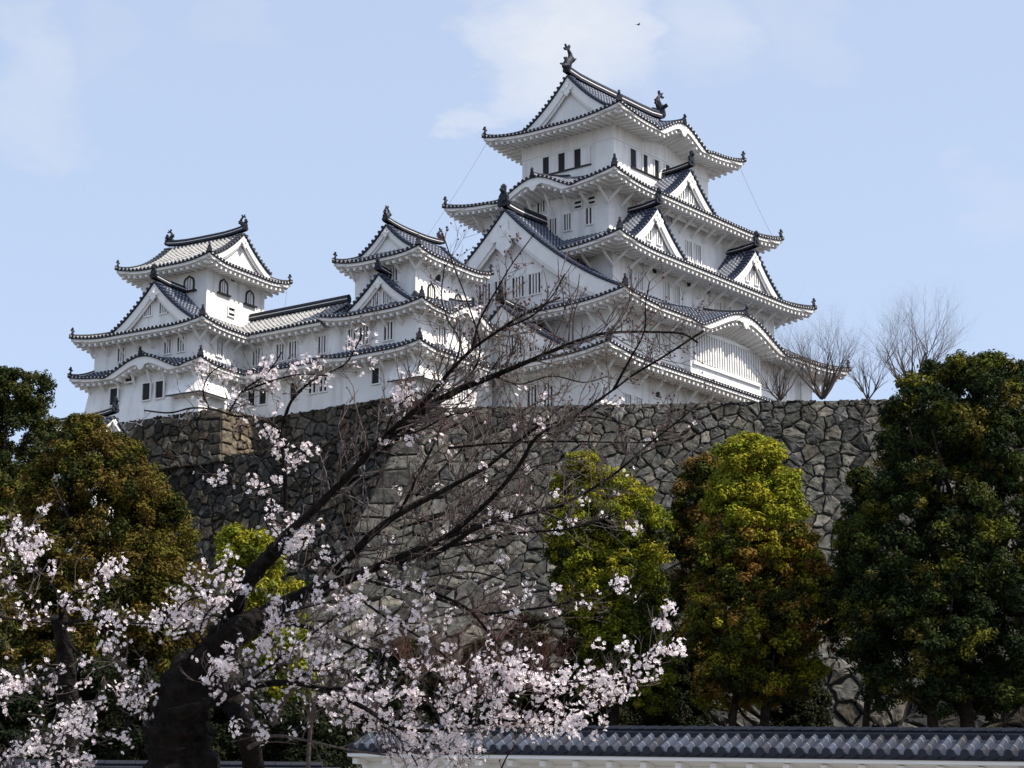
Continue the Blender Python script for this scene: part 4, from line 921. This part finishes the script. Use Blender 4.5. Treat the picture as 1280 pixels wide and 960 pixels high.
# ------------------------------------------------------------------ cherry tree
random.seed(5); rng = np.random.default_rng(5)
cherry_base = at(240, 1010, 14.4); ch = thing('cherry_tree', 'dark trunked flowering cherry tree with pale pink blossoms in the foreground', 'cherry tree', (cherry_base[0], cherry_base[1], -1.62))
CB = np.array(ch.location)
def spline(P, n=6):
    P = [np.asarray(p, float) for p in P]; P = [2 * P[0] - P[1]] + P + [2 * P[-1] - P[-2]]; out = []
    for i in range(1, len(P) - 2):
        for k in range(n):
            t = k / n; a, b, c, d = P[i - 1:i + 3]
            out.append(.5 * ((2 * b) + (-a + c) * t + (2 * a - 5 * b + 4 * c - d) * t * t + (-a + 3 * b - 3 * c + d) * t ** 3))
    out.append(P[-2]); return out
PX = 9. / FPX
def flowers(pts, per, big=1.):
    """five-petalled blossoms scattered in small bunches round the points"""
    V, F, C = [], [], []
    for c in pts:
        k = max(1, int(random.gauss(per * 1.2, per * .6)))
        for _ in range(k):
            d = np.array([random.gauss(0, 1), random.gauss(-.25, 1), random.gauss(0, 1)]); d /= np.linalg.norm(d)
            p = c + d * (.052 * random.random() ** .6) * big; r = random.uniform(.0115, .0165) * big; n = d + np.array([random.gauss(0, .3), random.gauss(0, .3), random.gauss(0, .3)]); n /= np.linalg.norm(n)
            a = np.cross(n, (0.3, .5, .8)); a /= np.linalg.norm(a); b = np.cross(n, a); cup = random.uniform(.15, .75); tint = random.random()
            col = np.array([.95, .905, .915]) * (1 - .06 * tint) + np.array([0, -.07, -.045]) * tint
            ph = random.random() * 6.28
            for i in range(5):
                t0 = ph + i * 1.2566; e = lambda t, q: p + (math.cos(t) * a + math.sin(t) * b) * r * q + n * r * cup * q * q
                base = len(V); V += [p, e(t0 - .52, .62), e(t0 - .30, 1.), e(t0, .90), e(t0 + .30, 1.), e(t0 + .52, .62)]
                F += [(base, base + 1, base + 2, base + 3), (base, base + 3, base + 4, base + 5)]; C += [tuple(col * .86)] + [tuple(col)] * 5
    return V, F, C
def buds(mb, pts, r=.0062):
    for p in pts:
        d = np.array([random.gauss(0, .5), random.gauss(0, .5), random.gauss(.7, .4)]); d /= np.linalg.norm(d); L = r * random.uniform(2.0, 3.2)
        mb.tube([p, p + d * L * .4, p + d * L], [r * .35, r, r * .15], 5, cap=False)
def branch(px, w0, w1, d0, d1, fl=0., tw=0., bd=0., tl=(25, 70), f0=0., per=5, mname='cherry_bark', trunk=False, up=.5, wob=.09, side=0):
    """px traced points; w widths and fl / tw / bd densities in picture pixels; d distances along the view in metres"""
    n = len(px); raw = [at(x, y, 1.6 * (d0 + (d1 - d0) * i / (n - 1)) + (random.gauss(0, wob) if 0 < i < n - 1 else 0)) for i, (x, y) in enumerate(px)]
    pts = spline(raw); m = len(pts); dm = 1.6 * (d0 + d1) / 2; k = dm / FPX
    rs = [k * .5 * (w1 + (w0 - w1) * (1 - i / (m - 1)) ** (2.0 if not trunk else .9)) * (1 + random.uniform(-.04, .06)) for i in range(m)]
    if w0 > 30: rs = [r * (1 + .07 * math.sin(i * 1.9) + .05 * math.sin(i * .8 + 1)) for i, r in enumerate(rs)]
    B = MB(); B.tube([p - CB for p in pts], rs, 10 if w0 > 10 else 6); ob = B.build('trunk' if trunk else 'branch', mname, ch, smooth=True)
    seg = [np.linalg.norm(pts[i + 1] - pts[i]) for i in range(m - 1)]; tot = sum(seg); Lpx = tot / k; cum = np.concatenate([[0], np.cumsum(seg)])
    def along(q):
        x = q * tot; i = min(int(np.searchsorted(cum, x, 'right') - 1), m - 2); t = (x - cum[i]) / seg[i]; return pts[i] * (1 - t) + pts[i + 1] * t, (pts[i + 1] - pts[i]) / seg[i], rs[i]
    T = MB(); tips = []; nodes = []
    def twig(p, d, L, r, lev=0):
        q = [p]; c = p; dd = d
        for _ in range(4):
            dd = dd + np.array([random.gauss(0, .16), random.gauss(0, .16), random.gauss(.05, .14)]); dd /= np.linalg.norm(dd); c = c + dd * L / 4; q.append(c)
        T.tube([x - CB for x in q], [r, r * .85, r * .7, r * .6, r * .45], 4, cap=False); nodes.extend(q[1:]); tips.append(q[-1])
        if lev < 2 and L > 14 * k:
            for j in range(random.choice((1, 2, 2))):
                i = random.choice((1, 2, 3)); e = dd + np.array([random.gauss(0, .6), random.gauss(0, .6), random.gauss(.2, .5)]); e /= np.linalg.norm(e); twig(q[i], e, L * random.uniform(.35, .65), r * .7, lev + 1)
    for _ in range(int(tw * Lpx)):
        q = random.uniform(max(.04, f0 * .7), 1.); p, d, r = along(q)
        sd = np.cross(d, (0, -1, 0)) * random.choice((-1, 1)) if not side else np.cross(d, (0, -1, 0)) * side
        e = d * random.uniform(.3, .9) + sd * random.uniform(.4, 1.) + np.array([0, random.gauss(0, .45), up * random.random()]); e /= np.linalg.norm(e)
        twig(p, e, random.uniform(*tl) * k, max(.0021, min(r * .45, .0052)))
    if T.v: T.build('twigs', 'twig', ob)['kind'] = 'stuff'
    spots = [along(random.uniform(f0, 1.))[0] + np.array([random.gauss(0, .02), random.gauss(0, .06), random.gauss(0, .02)]) for _ in range(int(fl * Lpx * .10))]
    if nodes and fl: spots += [random.choice(nodes) + np.array([random.gauss(0, .008) for _ in range(3)]) for _ in range(int(fl * Lpx * .145))]
    if spots:
        V, F, C = flowers(spots, per); np_mesh('blossoms', np.array(V) - CB, np.array(F), 'petal', ob, np.array(C))['kind'] = 'stuff'
    if bd and nodes:
        Bm = MB(); buds(Bm, [(random.choice(nodes) if random.random() < .5 else random.choice(tips)) - CB for _ in range(int(bd * Lpx))]); Bm.build('buds', 'bud', ob)['kind'] = 'stuff'
    return ob
# trunk and heavy limbs
branch([(238, 1240), (238, 1080), (232, 1000), (226, 950), (222, 910), (232, 866), (256, 822)], 120, 56, 9.0, 9.0, trunk=True, wob=0)
branch([(246, 845), (288, 796), (330, 771), (370, 752), (402, 734)], 46, 24, 9.0, 8.8, .0, .02)
branch([(398, 737), (440, 722), (473, 708), (523, 686), (584, 660), (650, 640), (705, 632)], 16, 4, 8.8, 8.5, .14, .10, .10, f0=.1)
branch([(256, 825), (286, 775), (300, 740), (322, 712), (346, 686)], 34, 20, 9.0, 8.75)
branch([(335, 698), (358, 668), (383, 646), (430, 600), (478, 548), (530, 503), (560, 467), (590, 437), (625, 412), (655, 393), (700, 372)], 15, 3., 8.75, 8.2, .06, .12, .26, f0=.3, tl=(30, 95))
branch([(470, 556), (533, 510), (579, 485), (617, 470), (660, 452), (697, 436), (744, 419), (779, 415), (814, 415), (852, 417), (872, 428)], 12, 2.5, 8.6, 8.0, .04, .13, .30, tl=(25, 95))
branch([(420, 715), (480, 655), (560, 610), (612, 581), (656, 545), (690, 520)], 12, 3, 8.8, 8.4, .10, .13, .22, tl=(25, 90))
branch([(500, 705), (545, 680), (577, 657), (618, 619), (647, 584), (671, 546), (703, 529), (732, 511), (767, 487), (791, 469), (826, 448), (880, 413)], 9, 2.5, 8.7, 8.0, .03, .10, .22, tl=(20, 75))
branch([(767, 487), (784, 455), (805, 415), (807, 380), (812, 352)], 4, 1.6, 8.1, 7.9, 0, .10, .35, tl=(12, 38))
branch([(530, 700), (560, 683), (604, 657), (691, 634), (747, 607), (782, 581), (811, 555), (852, 523), (872, 505)], 8, 2, 8.7, 8.1, .06, .09, .16, tl=(20, 70))
branch([(560, 683), (643, 667), (703, 662), (747, 652), (775, 640)], 5, 2, 8.6, 8.3, .10, .09, .15)
branch([(560, 672), (620, 650), (670, 640), (724, 655), (760, 640)], 5, 2, 8.6, 8.9, .08, .09, .15)
branch([(470, 570), (520, 530), (560, 470), (575, 430), (560, 400), (552, 370), (556, 330)], 5, 1.6, 8.6, 8.9, .02, .14, .35, tl=(18, 70))
branch([(590, 437), (600, 400), (628, 350), (640, 330), (668, 292)], 4, 1.5, 8.3, 8.1, 0, .08, .3, tl=(12, 50))
branch([(625, 412), (665, 395), (690, 370), (706, 342)], 3, 1.5, 8.3, 8.0, 0, .10, .3, tl=(12, 40))
branch([(575, 490), (600, 440), (585, 380), (570, 340), (556, 300)], 3.5, 1.5, 8.5, 8.3, 0, .08, .3, tl=(12, 45))
branch([(617, 470), (650, 480), (690, 470), (730, 478), (760, 470)], 3, 1.5, 8.4, 8.7, .03, .16, .25)
branch([(560, 560), (640, 553), (720, 552), (800, 553), (850, 545), (866, 532)], 3.6, 1.6, 8.5, 8.2, .05, .07, .15)
branch([(660, 540), (700, 527), (740, 521), (800, 535), (850, 541)], 3.2, 1.5, 8.5, 8.2, .03, .05, .1)
branch([(500, 640), (540, 560), (560, 520), (600, 480), (630, 440)], 4, 1.6, 8.7, 9., .06, .18, .25)
branch([(520, 620), (580, 560), (640, 520), (700, 490)], 4, 1.6, 8.8, 9., .06, .16, .25)
branch([(500, 660), (560, 640), (620, 600), (680, 580), (730, 570)], 4, 1.6, 8.8, 9., .07, .16, .25)
# upright stem on the left of the limb and its spray
branch([(366, 712), (358, 646), (356, 592), (351, 548), (340, 529), (318, 521), (294, 520), (267, 512), (240, 510), (212, 516), (180, 513)], 8, 2, 8.9, 8.6, .07, .05, .06, f0=.55, tl=(15, 45))
branch([(351, 548), (359, 513), (370, 494), (392, 475), (430, 456), (447, 430), (455, 412)], 5.5, 2, 8.8, 8.6, .20, .10, .1, tl=(15, 45), f0=.3)
branch([(284, 519), (302, 490), (330, 470), (345, 452), (352, 440)], 3.4, 1.6, 8.75, 8.6, .55, .14, .05, tl=(15, 55))
branch([(302, 490), (340, 476), (375, 468), (410, 470)], 3, 1.5, 8.7, 8.6, .50, .12, .05, tl=(12, 40))
branch([(262, 512), (254, 490), (262, 468), (280, 455)], 3, 1.5, 8.7, 8.6, .40, .12, .05, tl=(12, 40))
branch([(355, 560), (362, 552), (372, 560), (380, 575)], 3, 1.5, 8.9, 8.85, .9, .2, tl=(10, 30))
branch([(354, 590), (346, 560), (336, 548), (345, 535)], 3, 1.5, 8.9, 8.85, .9, .2, tl=(10, 30))
branch([(354, 602), (322, 612), (292, 602), (266, 594)], 3, 1.5, 8.85, 8.8, .55, .12, tl=(10, 30))
branch([(350, 640), (365, 665), (392, 690), (412, 712)], 4, 2, 8.8, 8.7, 1.1, .2, tl=(12, 45))
branch([(340, 628), (336, 650), (350, 670), (372, 690)], 3, 1.6, 8.8, 8.7, 1.0, .2, tl=(12, 40))
branch([(480, 548), (490, 520), (505, 500), (520, 490)], 4, 1.6, 8.5, 8.4, .9, .2, .1, tl=(12, 45))
branch([(478, 548), (520, 540), (560, 520), (590, 515)], 3.5, 1.6, 8.5, 8.4, .22, .16, .15, tl=(12, 50))
# lower right sprays
branch([(322, 778), (376, 782), (411, 795), (458, 812), (505, 833), (558, 853), (610, 866)], 8, 2.5, 8.7, 8.4, .40, .10, .05, f0=.1, tl=(15, 60))
branch([(215, 893), (260, 880), (300, 862), (353, 853), (397, 859), (440, 872)], 17, 6, 8.7, 8.5, .25, .06, f0=.35)
branch([(397, 860), (450, 882), (500, 910), (560, 912), (627, 900), (710, 893), (760, 870), (793, 843), (827, 800)], 7, 2.5, 8.5, 8.0, 1.05, .15, .02, f0=.1, tl=(15, 55), per=6)
branch([(600, 880), (660, 862), (720, 852), (770, 850)], 4, 2, 8.2, 8.0, 1.1, .2, tl=(15, 50), per=6)
branch([(627, 900), (680, 905), (720, 908), (745, 912)], 3.5, 2, 8.2, 8.0, .9, .2, tl=(12, 35))
branch([(560, 905), (600, 870), (640, 850), (660, 840)], 4, 2, 8.4, 8.2, 1.1, .2, tl=(15, 50), per=6)
branch([(540, 740), (587, 763), (627, 810), (660, 827), (690, 838)], 5, 2, 8.6, 8.3, .12, .08, .1, tl=(15, 50))
branch([(473, 722), (560, 753), (610, 768), (670, 777), (706, 768)], 6, 2, 8.7, 8.4, .14, .10, .1)
branch([(606, 768), (693, 757), (740, 743), (775, 730)], 4, 1.8, 8.5, 8.2, .35, .10, .1, tl=(12, 40))
branch([(450, 722), (500, 735), (540, 720), (590, 715), (630, 725)], 4, 2, 8.7, 8.5, .30, .12, .1)
branch([(430, 735), (480, 770), (530, 800), (570, 830), (600, 845)], 4, 2, 8.7, 8.4, .30, .12, .1)
branch([(300, 862), (340, 830), (380, 800), (420, 770), (455, 742)], 5, 2, 8.6, 8.5, 1.0, .2, per=6, tl=(15, 60))
branch([(330, 800), (350, 770), (380, 760), (420, 750)], 4, 2, 8.6, 8.5, .9, .2, per=6, tl=(15, 50))
branch([(353, 853), (400, 835), (450, 805), (500, 780), (532, 762)], 5, 2, 8.5, 8.4, .85, .2, per=6, tl=(15, 60))
branch([(397, 859), (440, 862), (500, 868), (560, 870), (600, 850)], 5, 2, 8.45, 8.3, 1.0, .2, per=6, tl=(15, 60))
branch([(397, 859), (450, 895), (490, 915), (515, 945), (530, 975)], 5, 2, 8.45, 8.3, 1.0, .2, per=6, tl=(15, 60))
branch([(500, 910), (540, 930), (570, 935), (590, 950)], 4, 2, 8.4, 8.3, 1.0, .2, per=6, tl=(15, 40))
branch([(520, 920), (535, 950), (540, 985)], 4, 2, 8.4, 8.3, 1.0, .2, per=6, tl=(15, 40))
branch([(262, 845), (292, 875), (308, 915), (318, 965), (322, 1000)], 42, 24, 9.0, 8.9)
branch([(384, 975), (388, 910), (394, 868), (402, 820), (412, 770)], 7, 3, 8.8, 8.6, .25, .10, mname='twig', f0=.3)
branch([(310, 935), (340, 920), (380, 925), (440, 938), (500, 946)], 6, 2.5, 8.7, 8.5, .10, .05, mname='twig')
branch([(340, 905), (352, 880), (370, 860), (392, 850)], 9, 6, 8.7, 8.6, mname='twig')
branch([(625, 965), (634, 945), (645, 932)], 2.5, 1.5, 8.3, 8.3, 0, .1, .3, tl=(8, 20))
# second stem and the sprays on the left
branch([(88, 1120), (84, 985), (86, 900), (82, 830), (74, 772)], 34, 18, 9.3, 9.2, trunk=True)
branch([(74, 778), (57, 767), (35, 745), (7, 722), (-15, 700)], 5, 2.5, 9.2, 9.0, .30, .10, tl=(15, 50))
branch([(80, 778), (45, 776), (15, 774), (-15, 768)], 6, 3, 9.2, 9.0, .35, .10, tl=(15, 50))
branch([(76, 772), (70, 740), (40, 700), (20, 670), (50, 658)], 4, 2, 9.2, 9.0, .65, .14, tl=(12, 45), f0=.4)
branch([(-20, 720), (0, 700), (20, 690), (30, 670)], 3, 2, 9.0, 8.9, .8, .2, tl=(12, 45))
branch([(76, 775), (88, 745), (110, 735), (150, 720)], 4, 2, 9.2, 9.0, .75, .15, tl=(12, 45), f0=.1)
branch([(80, 780), (120, 772), (160, 778), (200, 780), (240, 775)], 5, 2, 9.1, 8.9, .55, .12, .05, tl=(12, 50))
branch([(84, 800), (100, 820), (125, 840), (150, 868), (168, 882)], 5, 2, 9.1, 8.9, .60, .14, tl=(12, 45))
branch([(84, 830), (60, 842), (35, 850), (5, 860)], 4, 2, 9.1, 8.9, .75, .15, tl=(12, 45))
branch([(60, 842), (70, 870), (74, 890), (78, 905)], 3, 2, 9.1, 8.9, .5, .14, tl=(12, 35))
branch([(86, 860), (98, 885), (110, 905), (125, 935)], 4, 2, 9.1, 8.9, .8, .15, tl=(12, 40))
branch([(-20, 955), (20, 945), (50, 930), (95, 935)], 5, 2, 8.9, 8.7, 1.1, .2, per=6, tl=(12, 55))
branch([(-10, 985), (30, 970), (70, 955), (110, 950)], 5, 2, 8.9, 8.7, 1.1, .2, per=6, tl=(12, 45))
branch([(-20, 880), (20, 870), (40, 862)], 4, 2, 9.0, 8.9, .5, .15, tl=(12, 45))
branch([(236, 868), (190, 862), (160, 835), (135, 800), (125, 770)], 6, 2, 9.0, 8.8, .55, .12, tl=(12, 50), f0=.3)
branch([(190, 862), (175, 880), (168, 900), (150, 915)], 4, 2, 8.9, 8.8, .7, .14, tl=(12, 40))
branch([(258, 822), (238, 795), (222, 780), (228, 755), (262, 742)], 6, 2, 8.9, 8.7, .75, .14, tl=(12, 45), f0=.35)
branch([(262, 815), (250, 790), (260, 765), (285, 745), (292, 730)], 4, 2, 8.8, 8.7, .8, .14, tl=(12, 45), f0=.3)
branch([(290, 780), (270, 770), (245, 770), (215, 790)], 4, 2, 8.8, 8.7, .8, .14, tl=(12, 45))
branch([(318, 730), (292, 740), (270, 750), (262, 738)], 3, 2, 8.8, 8.7, .5, .14, tl=(12, 45))
branch([(290, 868), (262, 850), (282, 830), (310, 820)], 4, 2, 8.6, 8.5, 1.0, .14, per=6, tl=(12, 45))
branch([(300, 862), (320, 880), (335, 900), (330, 925)], 4, 2, 8.6, 8.5, .6, .14, tl=(12, 45))

# ------------------------------------------------------------------ bird
b = MB(); bp_ = at(798, 31, 120)
b.tube([(-.16, 0, -.02), (-.08, 0, 0), (.04, 0, .01), (.12, 0, .03), (.17, 0, .03)], [.015, .05, .055, .035, .008], 7)
for sg in (-1, 1): b.add([(.06, 0, .02), (.08, sg * .16, .10), (.0, sg * .32, .08), (-.05, sg * .15, .07), (-.05, 0, .01)], [(0, 1, 3, 4), (1, 2, 3)])
b.add([(-.14, -.02, 0), (-.26, -.05, 0), (-.26, .05, 0), (-.14, .02, 0)], [(0, 1, 2, 3)])
bo = tag(b.build('bird', 'feather', None, True), 'tiny dark bird flying in the sky right of the keep\'s ridge', 'bird'); bo.location = tuple(bp_); bo.rotation_euler = (0, 0, rad(20)); bo.scale = (.62,) * 3
